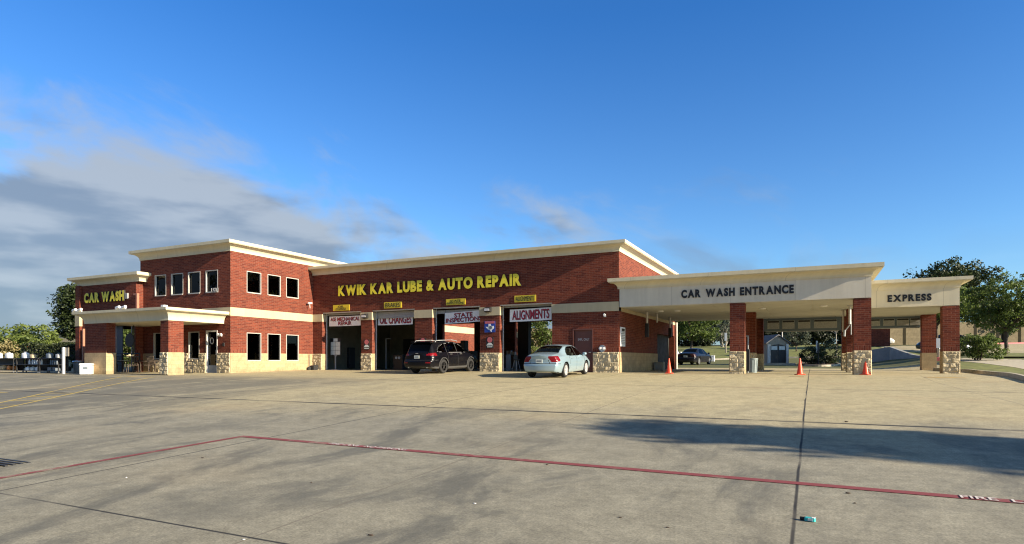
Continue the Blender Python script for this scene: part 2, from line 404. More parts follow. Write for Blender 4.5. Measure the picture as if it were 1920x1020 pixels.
M['mulch'] = plain('mulch', (.10, .06, .04), .95, 0, .4, 5, .6)
M['redpaint'] = wornpaint('worn_red_paint', (.21, .035, .046), .6)
M['whitemark'] = wornpaint('worn_white_paint', (.62, .58, .56), .74)
M['yellowmark'] = wornpaint('worn_yellow_paint', (.55, .41, .10), .58)
M['yellowfaint'] = wornpaint('very_worn_yellow_paint', (.50, .34, .10), .43)
M['teal'] = plain('teal_plastic', (.05, .50, .50), .35, 0, .1)
M['tan'] = stuccomat('tan_render', (.62, .50, .30))
M['fencem'] = blockmat('precast_fence', (.125, .104, .066), 1.2, .3, .2)
M['shingle'] = plain('grey_shingle', (.13, .13, .135), .85, 0, .3, 8, .4)
M['shed'] = plain('pale_grey_vinyl', (.27, .24, .185), .6, 0, .1)
M['slate'] = plain('grey_blue_panel', (.13, .16, .19), .5, 0, .12)
M['cloth'] = plain('canvas', (.5, .4, .25), .9)
M['orangeitem'] = plain('orange_merchandise', (.62, .25, .08), .6)
M['lf_oak'] = leafmat('oak_leaves', (.013, .023, .007), (.045, .066, .017), .16)
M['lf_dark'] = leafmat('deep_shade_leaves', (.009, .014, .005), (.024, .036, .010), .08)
M['lf_mid'] = leafmat('green_leaves', (.035, .06, .016), (.13, .18, .04), .38)
M['lf_light'] = leafmat('light_green_leaves', (.07, .11, .022), (.20, .25, .065), .35)
M['lf_grey'] = leafmat('grey_green_leaves', (.05, .065, .045), (.13, .15, .10), .2)
M['lf_dry'] = leafmat('dry_pale_leaves', (.16, .13, .055), (.38, .33, .16), .3)
M['lf_red'] = leafmat('red_tip_leaves', (.16, .045, .02), (.30, .08, .03), .3)
M['hedge'] = leafmat('clipped_hedge_leaves', (.015, .024, .009), (.045, .06, .02), .15)

# ------------------------------------------------------------------ text
def text_mesh(s, bold=.0, ext=.0):
    cu = bpy.data.curves.new('t', 'FONT'); cu.body = s; cu.size = 1; cu.offset = bold; cu.extrude = ext; cu.resolution_u = 4
    o = bpy.data.objects.new('t', cu); C.objects.link(o)
    dg = bpy.context.evaluated_depsgraph_get(); dg.update()
    me = bpy.data.meshes.new_from_object(o.evaluated_get(dg))
    v = np.empty(len(me.vertices) * 3); me.vertices.foreach_get('co', v); v = v.reshape(-1, 3)
    fs = [tuple(p.vertices) for p in me.polygons]
    bpy.data.objects.remove(o); bpy.data.curves.remove(cu); bpy.data.meshes.remove(me)
    return v, fs
def text_wall(name, s, mat, parent, x0, x1, z0, z1, y, bold=.02, depth=.02, slant=0.0):
    """one line of lettering facing -Y, fitted to the rectangle"""
    v, fs = text_mesh(s, bold, .5)
    mn, mx = v.min(0), v.max(0); q = (v - mn) / np.maximum(mx - mn, 1e-6)
    m = MB(); m.add([(x0 + (x1 - x0) * a + slant * b, y - depth * c, z0 + (z1 - z0) * b) for a, b, c in q], fs)
    return m.build(name, mat, parent)
def letters_wall(s, mat, parent, x0, x1, z0, z1, y, bold=.035, depth=.12, gap=.10, space=.42, side=None):
    """every letter a part of the sign"""
    gl = []; pos = 0
    capm = text_mesh('H', bold, .5)[0]; hmin, hmax = capm[:, 1].min(), capm[:, 1].max()
    for ch in s:
        if ch == ' ': pos += space; continue
        v, fs = text_mesh(ch, .05 if ch == '&' else bold, .5); mn, mx = v.min(0), v.max(0)
        gl.append((v, fs, pos - mn[0])); pos += (mx[0] - mn[0]) + gap
    tot = pos - gap; k = (x1 - x0) / tot
    for v, fs, p in gl:
        m = MB()
        vs = [(x0 + (a + p) * k, y - depth * (c + .5), z0 + (b - hmin) / (hmax - hmin) * (z1 - z0)) for a, b, c in v]
        m.add(vs, fs)
        if side:
            m.m = []
            for f in fs:
                ys = [vs[i][1] for i in f]; m.m.append(0 if max(ys) - min(ys) < depth * .5 else 1)
            m.build('letter', [mat, side], parent)
        else: m.build('letter', mat, parent)
# ================================================================== GROUND
def grid(xs, ys, off=0.0, keep=None, zf=None):
    m = MB(); nx = len(xs)
    m.v = [(x, y, (zf or GZ)(x, y) + off) for y in ys for x in xs]
    for j in range(len(ys) - 1):
        for i in range(nx - 1):
            if keep is None or keep((xs[i] + xs[i + 1]) / 2, (ys[j] + ys[j + 1]) / 2):
                m.f.append((j * nx + i, j * nx + i + 1, (j + 1) * nx + i + 1, (j + 1) * nx + i)); m.m.append(0)
    return m
def ar(a, b, s): return [a + (b - a) * k / max(1, round((b - a) / s)) for k in range(max(1, round((b - a) / s)) + 1)]
xs = ar(-900, -300, 100)[:-1] + ar(-300, -60, 20)[:-1] + ar(-60, 40, 1)[:-1] + ar(40, 300, 20)[:-1] + ar(300, 900, 100)
ys = ar(-80, -8, 6)[:-1] + ar(-8, 100, 1)[:-1] + ar(100, 300, 20)[:-1] + ar(300, 1600, 130)
tag(grid(xs, ys).build('ground', M['lot'], smooth=True), kind='structure')
def ribbon(name, pts, wd, mat, off=.006, kind='structure', step=.5, wob=0.0):
    """painted strip laid over the ground along a polyline of (x, y)"""
    m = MB()
    for (xa, ya), (xb, yb) in zip(pts[:-1], pts[1:]):
        L = math.hypot(xb - xa, yb - ya); nx, ny = -(yb - ya) / L * wd / 2, (xb - xa) / L * wd / 2; n = max(1, round(L / step))
        vs = []
        for k in range(n + 1):
            t = k / n; x, y = xa + (xb - xa) * t, ya + (yb - ya) * t
            for s in (-1, 0, 1): vs.append((x + nx * s, y + ny * s, GZ(x + nx * s, y + ny * s) + off))
        m.add(vs, [(3 * k + a, 3 * k + a + 3, 3 * k + a + 4, 3 * k + a + 1) for k in range(n) for a in (0, 1)])
    o = m.build(name, mat); return tag(o, kind=kind)
fa, fb, fl = G(455, 819), G(1900, 942), G(0, 897.5)
fe = fa + (fb - fa) * 1.4
ribbon('fire_lane_line', [(fa.x, fa.y), (fe.x, fe.y)], .125, M['redpaint'])
fq = fa + (fl - fa) * 1.8
ribbon('fire_lane_line', [(fa.x, fa.y + .06), (fq.x, fq.y)], .11, M['redpaint'])
def ground_text(name, s, x0, y0, wdt, hgt, ang, mat, off=.012):
    v, fs = text_mesh(s, .012, 0); mn, mx = v.min(0), v.max(0); q = (v - mn) / np.maximum(mx - mn, 1e-6)
    ca, sa = math.cos(ang), math.sin(ang); m = MB(); vs = []
    for a, b, c in q:
        x = x0 + wdt * a * ca - hgt * b * sa; y = y0 + wdt * a * sa + hgt * b * ca; vs.append((x, y, GZ(x, y) + off))
    m.add(vs, fs); return tag(m.build(name, mat), kind='structure')
ang = math.atan2(fb.y - fa.y, fb.x - fa.x)
a = fa + (fb - fa) * ((G(1799, 933.5).x - fa.x) / (fb.x - fa.x))
ground_text('fire_lane_lettering', 'FIRE  LANE     NO  PARKING', a.x, a.y - .055, 2.05, .11, ang, M['whitemark'])
a = fa + (fb - fa) * ((G(621, 832.5).x - fa.x) / (fb.x - fa.x))
ground_text('fire_lane_lettering', 'FIRE LANE   NO PARKING', a.x, a.y - .055, 1.45, .11, ang, M['whitemark'])
# hatched walkway on the left
pa0, pa1 = G(0, 755.5), G(228, 707); pb0, pb1 = G(0, 767), G(290, 707)
da, db = (pa1 - pa0), (pb1 - pb0)
ribbon('walkway_line', [(pa0.x - da.x * .4, pa0.y - da.y * .4), (pa1.x, pa1.y)], .085, M['yellowmark'])
ribbon('walkway_line', [(pb0.x - db.x * .4, pb0.y - db.y * .4), (pb1.x, pb1.y)], .085, M['yellowmark'])
for k, y in enumerate((713.5, 717, 721, 725.5, 731, 737.5, 744, 751.7, 760, 769)):
    xa, xb = (755.5 - y) / 48.5 * 228, (767 - y) / 60 * 290
    a, b = G(xa, y), G(xb, y); q = .04
    ribbon('walkway_bar', [(a.x + (b.x - a.x) * q, a.y + (b.y - a.y) * q), (b.x + (a.x - b.x) * q, b.y + (a.y - b.y) * q)], .075, M['yellowmark' if k > 3 else 'yellowfaint'])
a = G(13, 736.5); ribbon('parking_mark', [(a.x, a.y), (a.x - 2.0, a.y - .35)], .12, M['yellowmark'])
for px, py, l in ((1236, 702.2, .9), (1494, 705.8, .55), (1772, 708, 1.3), (255, 706.5, 1.2)):
    a = G(px, py); ribbon('faded_paint', [(a.x - l / 2, a.y), (a.x + l / 2, a.y)], .5, M['yellowfaint'])
# dark grate at the left edge
m = MB(); a = G(62, 867)
for k in range(5): m.box(a.x - 1.9, a.x, a.y - .42 + k * .09, a.y - .385 + k * .09, GZ(a.x, a.y) - .02, GZ(a.x, a.y) + .006)
o = m.build('drain_grate', M['black']); tag(o, 'dark slotted drain grate set in the concrete at far left', 'drain grate')

# ================================================================== BUILDING HELPERS
def wall(fixed, pos, u0, u1, z0, z1, thick, inward, openings=(), m=None):
    """flat wall with holes. fixed='y': plane Y=pos, u is X. inward=+1/-1 along the fixed axis. openings: (u0,u1,z0,z1)"""
    m = m or MB()
    P = (lambda u, z, d: (u, pos + inward * d, z)) if fixed == 'y' else (lambda u, z, d: (pos + inward * d, u, z))
    us = sorted({u0, u1, *[c for o in openings for c in o[:2] if u0 <= c <= u1]}); zs = sorted({z0, z1, *[c for o in openings for c in o[2:] if z0 <= c <= z1]})
    hole = lambda u, z: any(o[0] < u < o[1] and o[2] < z < o[3] for o in openings)
    for i in range(len(us) - 1):
        for j in range(len(zs) - 1):
            a, b, c, d = us[i], us[i + 1], zs[j], zs[j + 1]
            if hole((a + b) / 2, (c + d) / 2): continue
            m.quad(P(a, c, 0), P(b, c, 0), P(b, d, 0), P(a, d, 0)); m.quad(P(a, c, thick), P(b, c, thick), P(b, d, thick), P(a, d, thick))
            e = 1e-4
            for (p, q, hit) in (((a, c), (a, d), hole(a - e, (c + d) / 2) or a == u0), ((b, c), (b, d), hole(b + e, (c + d) / 2) or b == u1),
                                ((a, c), (b, c), hole((a + b) / 2, c - e) or c == z0), ((a, d), (b, d), hole((a + b) / 2, d + e) or d == z1)):
                if hit: m.quad(P(*p, 0), P(*q, 0), P(*q, thick), P(*p, thick))
    return m
def rock(m, x0, x1, z0, z1, y, seed=0, amp=.05, res=.022):
    """rock-faced ashlar on a -Y face: every block bulges out with a rough split face"""
    nx, nz = max(4, round((x1 - x0) / res)), max(4, round((z1 - z0) / res)); rnd = random.Random(seed)
    rows = []; z = z0 if z0 > -.25 else -.2
    z = z0
    while z < z1 - .04:
        h = .205 if z1 - z > .3 else z1 - z; cuts = [x0]; x = x0 - rnd.random() * .25
        while x < x1: x += rnd.uniform(.24, .5); cuts.append(min(x, x1))
        rows.append((z, z + h, cuts)); z += h
    vs = []
    for j in range(nz + 1):
        zz = z0 + (z1 - z0) * j / nz
        r = min(range(len(rows)), key=lambda k: 0 if rows[k][0] <= zz <= rows[k][1] else 1 + abs(rows[k][0] - zz)); za, zb, cuts = rows[r]
        for i in range(nx + 1):
            xx = x0 + (x1 - x0) * i / nx
            k = max(q for q in range(len(cuts)) if cuts[q] <= xx + 1e-9); k = min(k, len(cuts) - 2) if len(cuts) > 1 else 0
            xa, xb = cuts[k], cuts[min(k + 1, len(cuts) - 1)]
            e = max(0, min(xx - xa, xb - xx, zz - za, zb - zz)); pil = min(1, .3 + .7 * e / .025)
            pv = Vector((xx * 6.0 + seed * 3.1, zz * 6.0 + k * 7.7 + r * 3.3, seed * 1.7))
            n = noise.fractal(pv * .8, 1.0, 2.0, 4) * .5 + .5 + (noise.voronoi(pv * .8)[0][0] - .4) * .45
            tilt = noise.noise(Vector((k * 3.7 + seed, r * 5.1, .3))) * (xx - (xa + xb) / 2) * .3 + noise.noise(Vector((k * 2.3, r * 3.1 + seed, 4.3))) * (zz - (za + zb) / 2) * .4
            d = .012 + pil * (.2 + .9 * max(0, n)) * amp + pil * tilt
            if i in (0, nx) or j in (0, nz): d = .012
            vs.append((xx, y - max(.012, d), zz))
    m.add(vs, [(j * (nx + 1) + i, j * (nx + 1) + i + 1, (j + 1) * (nx + 1) + i + 1, (j + 1) * (nx + 1) + i) for j in range(nz) for i in range(nx)])
    for (xa, xb) in ((x0, x0), (x1, x1)): m.quad((xa, y, z0), (xa, y - .012, z0), (xa, y - .012, z1), (xa, y, z1))
    m.quad((x0, y, z1), (x1, y, z1), (x1, y - .012, z1), (x0, y - .012, z1))
    return m
def cornice(path, zb, zt, d, closed=False, cap=.15, lip=.03):
    """cove moulding swept along path (list of (x,y)); the outside is on the right-hand side of the direction of travel"""
    prof = [(0.0, zb), (.035, zb), (.035, zb + .02)]
    n = 9; zc = zt - cap
    for k in range(n + 1):
        t = k / n * math.pi / 2; prof.append((.035 + (d - lip - .035) * (1 - math.cos(t)) , zb + .05 + (zc - .03 - zb - .05) * math.sin(t)))
    prof += [(d - lip, zc), (d, zc), (d, zt), (-.3, zt), (-.3, zt - .25)]
    N = len(path); m = MB(); vs = []
    def nrm(a, b): L = math.hypot(b[0] - a[0], b[1] - a[1]); return ((b[1] - a[1]) / L, -(b[0] - a[0]) / L)
    for i, p in enumerate(path):
        ns = []
        if closed or i > 0: ns.append(nrm(path[i - 1], p))
        if closed or i < N - 1: ns.append(nrm(p, path[(i + 1) % N]))
        ox, oy = (ns[0][0] + ns[1][0], ns[0][1] + ns[1][1]) if len(ns) == 2 and abs(ns[0][0] * ns[1][0] + ns[0][1] * ns[1][1]) < .5 else ns[0]
        vs += [(p[0] + ox * q, p[1] + oy * q, z) for q, z in prof]
    K = len(prof)
    fs = [(i * K + k, ((i + 1) % N) * K + k, ((i + 1) % N) * K + k + 1, i * K + k + 1) for i in range(N if closed else N - 1) for k in range(K - 1)]
    m.add(vs, fs)
    if not closed: m.f += [tuple(range(K)), tuple(reversed(range((N - 1) * K, N * K)))]; m.m += [0, 0]
    return m
def window_y(parent, x0, x1, z0, z1, y, fw=.04, depth=.13, mat='frame', glass='glass', name='window'):
    m = MB(); a, b = y - .012, y + depth
    m.box(x0, x0 + fw, a, b, z0, z1).box(x1 - fw, x1, a, b, z0, z1).box(x0 + fw, x1 - fw, a, b, z1 - fw, z1).box(x0 + fw, x1 - fw, a - .03, b, z0 - .02, z0 + fw)
    w_ = m.build(name, M[mat], parent)
    MB().box(x0 + fw, x1 - fw, y + depth - .03, y + depth - .018, z0 + fw, z1 - fw).build('pane', M[glass], w_); return w_
def window_x(parent, y0, y1, z0, z1, x, fw=.042, depth=.10, mat='frame', glass='clearglass'):
    m = MB(); a, b = x - depth, x + .012
    m.box(a, b, y0, y0 + fw, z0, z1).box(a, b, y1 - fw, y1, z0, z1).box(a, b, y0 + fw, y1 - fw, z1 - fw, z1).box(a, b + .03, y0 + fw, y1 - fw, z0 - .02, z0 + fw)
    w_ = m.build('window', M[mat], parent)
    MB().box(x - depth + .018, x - depth + .03, y0 + fw, y1 - fw, z0 + fw, z1 - fw).build('pane', M[glass], w_); return w_
def YatX(px, X):
    t = (px - 960) / F; return X * (CS + t * SN) / (t * CS - SN)

ZS, ZB0, ZB1 = 1.03, 3.09, 3.557
XT, XTL, YT, YM, XR, YB = -28.92, -36.78, 23.75, 30.0, -8.69, 44.3
# ================================================================== SERVICE BUILDING (the long hall with four bays)
hall = thing('service_building', (-18.8, 37.0, 0), 'long red brick service hall with four open bays under a cream cornice', 'building')
bays = [(-28.13, -24.98), (-24.15, -21.0), (-19.78, -16.62), (-15.39, -12.29)]
BT = 3.66
door = (-11.08, -10.10, -.1, 2.22)
ops = [(a, b, -.3, BT) for a, b in bays] + [door]
m = wall('y', YM, XT, XR, -.3, 6.2, .34, 1, ops)
wall('x', XR, YM + .341, YB, -.3, 6.2, .34, -1, [(38.5, 43.7, -.3, 2.3)], m)
back_ops = [(-27.95, -24.9, 0, 3.66), (-21.2, -16.4, 0, 3.66), (-14.6, -10.6, 0, 3.66)]
wall('y', YB, XT, XR, -.3, 6.2, .34, -1, [(a, b, -.3, d) for a, b, c, d in back_ops], m)
hallwall = m.build('wall', M['brick'], hall)
MB().quad((XT, YM + .1, 5.9), (XR - .1, YM + .1, 5.9), (XR - .1, YB - .1, 5.9), (XT, YB - .1, 5.9)).build('roof', M['greymetal'], hall)
# plinth
segs = [(XT, bays[0][0]), (bays[0][1], bays[1][0]), (bays[1][1], bays[2][0]), (bays[2][1], bays[3][0]), (bays[3][1], door[0] - .06), (door[1] + .06, XR)]
for k, (a, b) in enumerate(segs): rock(MB(), a, b, -.1, ZS, YM - .022, seed=k + 1, amp=.05).build('rock_plinth', M['rock'], hall)
for k, (a, b) in enumerate(segs): MB().box(a - (.010 if k else 0), b + (.010 if k < 5 else 0), YM - .022, YM + .353, -.3, ZS).build('smooth_plinth', M['block'], hall)
MB().box(XR - .2, XR + .025, YM + .02, 38.5, -.3, ZS).build('smooth_plinth', M['block'], hall)
for k, (a, b) in enumerate([(XT, bays[0][0]), (bays[0][1], bays[1][0]), (bays[1][1], bays[2][0]), (bays[2][1], bays[3][0]), (bays[3][1], XR)]):
    MB().box(a - (.03 if k else 0), b + (.03 if k < 4 else .0), YM - .045, YM + .350, ZB0, ZB1).build('band', M['bandm'], hall)
MB().box(XR - .1, XR + .03, YM + .35, YB, ZB0, ZB1 - .29).build('band', M['bandm'], hall)
cornice([(XT, YM), (XR, YM), (XR, YB)], 6.07, 6.57, .43).build('cornice', M['cream'], hall)
# white steel jamb angles and the rolled door heads
for k, (a, b) in enumerate(bays):
    jm = MB(); jm.box(a + .002, a + .055, YM + .356, YM + .40, 0, BT).box(b - .055, b - .002, YM + .356, YM + .40, 0, BT).box(a, b, YM + .05, YM + .40, BT - .05, BT + .002)
    jm.build('door_frame', M['whitemetal'], hall)
    drop = (.12, .43, .28, .10)[k]
    dm = MB()
    for q in range(max(1, int(drop / .1))): dm.box(a + .06, b - .06, YM + .41, YM + .45, BT - .05 - drop + q * .1, BT - .05 - drop + q * .1 + .096)
    dm.build('roll_up_door', M['greymetal'], hall)
# steel man door
dm = MB().box(door[0], door[1], YM + .08, YM + .13, 0, door[3] - .05).build('door', M['brown'], hall)
MB().box(door[0] - .06, door[0], YM - .02, YM + .13, 0, door[3] + .02).box(door[1], door[1] + .06, YM - .02, YM + .13, 0, door[3] + .02).box(door[0], door[1], YM - .02, YM + .13, door[3] - .05, door[3] + .02).build('door_surround', M['brown'], hall)
MB().bar((door[1] - .18, YM + .02, 1.02), (door[1] - .05, YM + .02, 1.02), .022).bar((door[1] - .08, YM + .02, 1.02), (door[1] - .08, YM + .09, 1.02), .03).build('handle', M['silver'], dm)
text_wall('lettering', 'EMPL. ONLY', M['whitemark'], dm, door[0] + .2, door[1] - .17, 1.63, 1.75, YM + .078, .0, .004)
# inside of the hall
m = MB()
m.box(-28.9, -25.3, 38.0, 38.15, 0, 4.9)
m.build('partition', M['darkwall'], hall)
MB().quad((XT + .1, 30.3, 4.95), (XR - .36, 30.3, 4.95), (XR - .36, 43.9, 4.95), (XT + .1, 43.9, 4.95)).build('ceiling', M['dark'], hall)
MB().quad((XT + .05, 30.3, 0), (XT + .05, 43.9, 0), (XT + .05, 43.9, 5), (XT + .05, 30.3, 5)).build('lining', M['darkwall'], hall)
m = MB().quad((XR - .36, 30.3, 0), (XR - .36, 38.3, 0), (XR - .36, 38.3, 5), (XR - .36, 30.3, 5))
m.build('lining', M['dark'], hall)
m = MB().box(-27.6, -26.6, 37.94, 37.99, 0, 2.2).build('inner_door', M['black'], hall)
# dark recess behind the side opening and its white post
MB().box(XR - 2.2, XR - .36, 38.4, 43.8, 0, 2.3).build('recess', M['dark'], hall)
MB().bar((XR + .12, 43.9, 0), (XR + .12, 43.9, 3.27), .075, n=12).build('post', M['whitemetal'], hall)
# rear wing wall that shows through the third bay belongs to the tunnel building below

# ================================================================== TOWER
tower = thing('office_tower', (-33, 27, 0), 'two storey red brick corner block with a cream cornice and paired window rows', 'building')
ZTT = 7.226; ZBT = ZTT - .55
upw = [(XatY(a, YT), XatY(b, YT)) for a, b in ((290.3, 311.5), (320.8, 343.5), (352.6, 375.6), (385.6, 408.6))]
low = [(XatY(288, YT), XatY(303.5, YT)), (XatY(353.3, YT), XatY(373.8, YT))]
dr = (XatY(386.5, YT), XatY(408, YT), -.3, 2.30)
ops = [(a, b, 4.45, 5.70) for a, b in upw] + [(a, b, .70, 2.26) for a, b in low] + [dr]
ym = [(YatX(a, XT), YatX(b, XT)) for a, b in ((462.4, 489.6), (501.5, 526.2), (536.4, 560.0))]
opx = [(a, b, 4.476, 5.712) for a, b in ym] + [(a, b, .588, 2.2) for a, b in ym]
YTB = 34.0
m = wall('y', YT, XTL, XT, -.4, ZBT + .1, .3, 1, ops)
wall('x', XT, YT + .301, YTB, -.4, ZBT + .1, .3, -1, opx, m)
wall('x', XTL, YT + .301, YTB, -.4, ZBT + .1, .3, 1, (), m); wall('y', YTB, XTL + .301, XT - .301, -.4, ZBT + .1, .3, -1, (), m)
m.build('wall', M['brick'], tower)
MB().quad((XTL + .3, YT + .3, 6.4), (XT - .3, YT + .3, 6.4), (XT - .3, YTB - .3, 6.4), (XTL + .3, YTB - .3, 6.4)).build('roof', M['greymetal'], tower)
MB().box(XTL + .3, XT - .3, YT + .3, YTB - .3, 3.2, 3.3).box(XTL + .3, XT - .3, YT + .3, YTB - .3, -.2, 0).box(XTL + .3, XT - .3, 27.2, 27.3, 0, 6.4).build('floor', M['dark'], tower)
m = MB()
for k, (a, b) in enumerate([(low[0][1] + .0, low[1][0]), (low[1][1], dr[0]), (dr[1], XT)]): rock(MB(), a, b, -.1, ZS, YT - .022, seed=20 + k, amp=.05).build('rock_plinth', M['rock'], tower)
rock(MB(), low[1][0], low[1][1], -.1, .66, YT - .022, seed=27).build('rock_plinth', M['rock'], tower); rock(MB(), low[0][0], low[0][1], -.1, .66, YT - .022, seed=28).build('rock_plinth', M['rock'], tower)
m = wall('x', XT + .025, YT - .02, YM - .03, -.4, ZS, .04, -1, [(a, b, .568, 1.2) for a, b in ym])
for a, b in ((XTL, low[0][0]), (low[0][1], low[1][0]), (low[1][1], dr[0]), (dr[1], XT - .02)): MB().box(a, b, YT - .021, YT + .1, -.4, ZS).build('smooth_plinth', M['block'], tower)
m.build('smooth_plinth', M['block'], tower)
MB().box(XT - .1, XT + .03, YT - .03, YM - .05, ZB0, ZB1).build('band', M['bandm'], tower); MB().box(-31.2, XT - .101, YT - .03, YT + .1, ZB0, ZB1).build('band', M['bandm'], tower)
cornice([(XTL, YTB), (XTL, YT), (XT, YT), (XT, YTB)], ZBT, ZTT, .447, cap=.16).build('cornice', M['cream'], tower)
for a, b in upw: window_y(tower, a, b, 4.45, 5.70, YT)
for a, b in low: window_y(tower, a, b, .70, 2.26, YT)
for a, b in ym: window_x(tower, a, b, 4.476, 5.712, XT); window_x(tower, a, b, .588, 2.2, XT)
a = XatY(397.5, YT - .02)
text_wall('house_number', '1501', M['whitemetal'], tower, XatY(397, YT), XatY(410, YT), 4.42, 4.68, YT - .03, .01, .012)
# glass entrance door
x0, x1 = dr[0], dr[1]
fr = MB().box(x0, x0 + .07, YT - .02, YT + .2, -.1, 2.30).box(x1 - .07, x1, YT - .02, YT + .2, -.1, 2.30).box(x0 + .07, x1 - .07, YT - .02, YT + .2, 2.22, 2.30).build('door', M['whitemetal'], tower)
MB().box(x0 + .07, x1 - .07, YT + .10, YT + .13, .34, 2.22).build('pane', M['glass'], fr)
MB().box(x0 + .07, x1 - .07, YT + .085, YT + .14, -.1, .34).build('kick_panel', plain('kick_panel', (.22, .25, .29), .4), fr)
MB().box(x1 - .22, x1 - .14, YT + .05, YT + .09, .93, 1.22).build('handle', M['silver'], fr)
ring = MB(); cx, cz = XatY(397.6, YT + .09), 1.72
for k in range(20):
    t0, t1 = 2 * math.pi * k / 20, 2 * math.pi * (k + 1) / 20
    ring.bar((cx + .13 * math.cos(t0), YT + .085, cz + .17 * math.sin(t0)), (cx + .13 * math.cos(t1), YT + .085, cz + .17 * math.sin(t1)), .022, n=6)
tag(ring.build('door_wreath', M['whitemetal']), 'pale oval wreath hanging on the glass entrance door', 'wreath')

# ================================================================== TUNNEL BUILDING (left wing and its long side behind the hall)
wing = thing('car_wash_wing', (-40, 30, 0), 'low red brick wing left of the tower with yellow lettering and a cream cornice', 'building')
YW, XW0, XW1 = 23.3, -42.4, -36.5
ZW = 5.87
op = [(XatY(197, YW), XatY(252, YW), -.3, 2.75)]
m = wall('y', YW, XW0, XW1, -.4, ZW - .45, .3, 1, op)
wall('x', XW1, YW + .301, YT - .002, -.4, ZW - .45, .3, -1, (), m)
YWB = 62.0
wall('x', XW0, YW + .301, YWB, -.4, ZW - .45, .3, 1, [(25.2, 28.6, -.3, 2.75)], m)
wall('x', XT, YTB + .003, YWB, -.4, ZW - .45, .3, -1, (), m)
wall('y', YWB, XW0, XT, -.4, ZW - .45, .3, -1, (), m)
for a in (XW0,): m.box(a, a + .45, YW - .16, YW, -.3, ZW - .5)
m.build('wall', M['brick'], wing)
MB().quad((XW0 + .2, YW + .2, ZW - .5), (XTL, YW + .2, ZW - .5), (XTL, YTB, ZW - .5), (XT - .2, YTB, ZW - .5), (XT - .2, YWB, ZW - .5), (XW0 + .2, YWB, ZW - .5)).build('roof', M['greymetal'], wing)
MB().box(XT - .05, XT + .03, YB + .1, YWB, ZB0 + .02, ZB1 + .12).build('band', M['bandm'], wing); m = MB().box(XW0 - .02, XW0 + .47, YW - .18, YW, ZB0 - .3, ZB1).build('band', M['bandm'], wing)
MB().box(XT - .02, XT + .035, YB + .1, YWB, -.3, ZS).build('smooth_plinth', M['block'], wing)
cornice([(XW0, YWB), (XW0, YW), (XW1 + .33, YW), (XW1 + .33, YT - .003)], ZW - .52, ZW, .43, cap=.16).build('cornice', M['cream'], wing)
cornice([(XT, YTB + .01), (XT, YWB)], ZW - .52, ZW, .43, cap=.16).build('cornice', M['cream'], wing)
# lobby inside: grey-blue panel, back wall
MB().box(op[0][0] + .02, XatY(219, YW), YW + .35, YW + .40, -.1, 2.75).build('panel', M['slate'], wing)
MB().box(XW0 + .3, XTL - .002, 29.0, 29.1, -.1, 5.2).build('partition', M['dark'], wing)
MB().box(XatY(219, YW + .2) - .03, XatY(219, YW + .2) + .03, YW + .15, YW + .2, -.1, 2.75).build('mullion', M['greymetal'], wing)
MB().box(XatY(248, YW + .2) - .03, XatY(248, YW + .2) + .05, YW + .15, YW + .2, -.1, 2.75).build('mullion', M['greymetal'], wing)
for px, z0, z1 in ((256.8, 3.0, 4.62), (155.8, -.2, 2.62)):
    x = XatY(px, YW - .1)
    m = MB().box(x - .06, x + .06, YW - .14, YW - .004, z0, z1)
    if z0 > 1: m.box(x - .3, x + .05, YW - .13, YW - .005, z1 - .1, z1)
    m.build('downspout', M['rust'], wing)

# ---- porch on the front of the tower and wing
porch = thing('entrance_porch', (-33, 21.5, 0), 'cream canopy porch on brick piers shading the glass entrance door', 'porch')
PX0, PX1, PY = -36.55, -29.42, 20.45
ZP0, ZP1 = 2.657, 3.297
# canopy body
m = MB().box(PX0, PX1, PY, YW - .19, ZP0, ZP0 + .2).box(XW1 + .02, PX1, YW - .19, YT - .035, ZP0, ZP0 + .2).build('soffit', M['cream'], porch)
cornice([(PX0, YW - .19), (PX0, PY), (PX1, PY), (PX1, YT - .035)], ZP0 - .005, ZP1, .45, cap=.13).build('fascia', M['cream'], porch)
MB().quad((PX0, PY, ZP1 - .02), (PX1, PY, ZP1 - .02), (PX1, YW - .2, ZP1 - .02), (PX0, YW - .2, ZP1 - .02)).build('roof', M['greymetal'], porch)
pw, pd = .62, .84
def pier(x0, x1, y0, y1, ztop, parent, seed, rockface=True, zs=ZS, zb=-.3):
    b = MB().box(x0, x1, y0, y1, zs, ztop).build('pier', M['brick'], parent)
    s = MB().box(x0 - .02, x1 + .02, y0 - .02, y1 + .02, zb, zs + .001).build('stone_base', M['block'], b)
    if rockface: rock(MB(), x0 - .01, x1 + .01, max(zb, -.12), zs, y0 - .021, seed=seed).build('rock_face', M['rock'], b)
    return b
pier(PX1 - pw, PX1, PY, PY + pd, ZP0, porch, 41)
pier(PX0, PX0 + 1.95, PY, PY + .5, ZP0, porch, 42, False)

# ================================================================== CAR WASH ENTRANCE CANOPY
cano = thing('car_wash_canopy', (-3.2, 36, 0), 'wide off white drive through canopy lettered as the car wash entrance on brick piers', 'canopy')
CX0, CX1, CY0, CY1 = XR + .035, 2.244, YM - .02, 42.4
ZF0, ZF1, ZFC = 3.268, 4.68, 4.17
MB().box(CX0, CX1, CY0, CY1, ZF0, ZFC + .3).build('fascia', M['offwhite'], cano)
m = MB()
for j in range(4):
    for i in range(5):
        x0, x1 = CX0 + .1 + (CX1 - CX0 - .2) * i / 5, CX0 + .1 + (CX1 - CX0 - .2) * (i + 1) / 5; y0, y1 = CY0 + .12 + (CY1 - CY0 - .24) * j / 4, CY0 + .12 + (CY1 - CY0 - .24) * (j + 1) / 4
        m.box(x0 + .006, x1 - .006, y0 + .006, y1 - .006, ZF0 - .018, ZF0 + .05)
m.build('soffit', M['soffit'], cano)
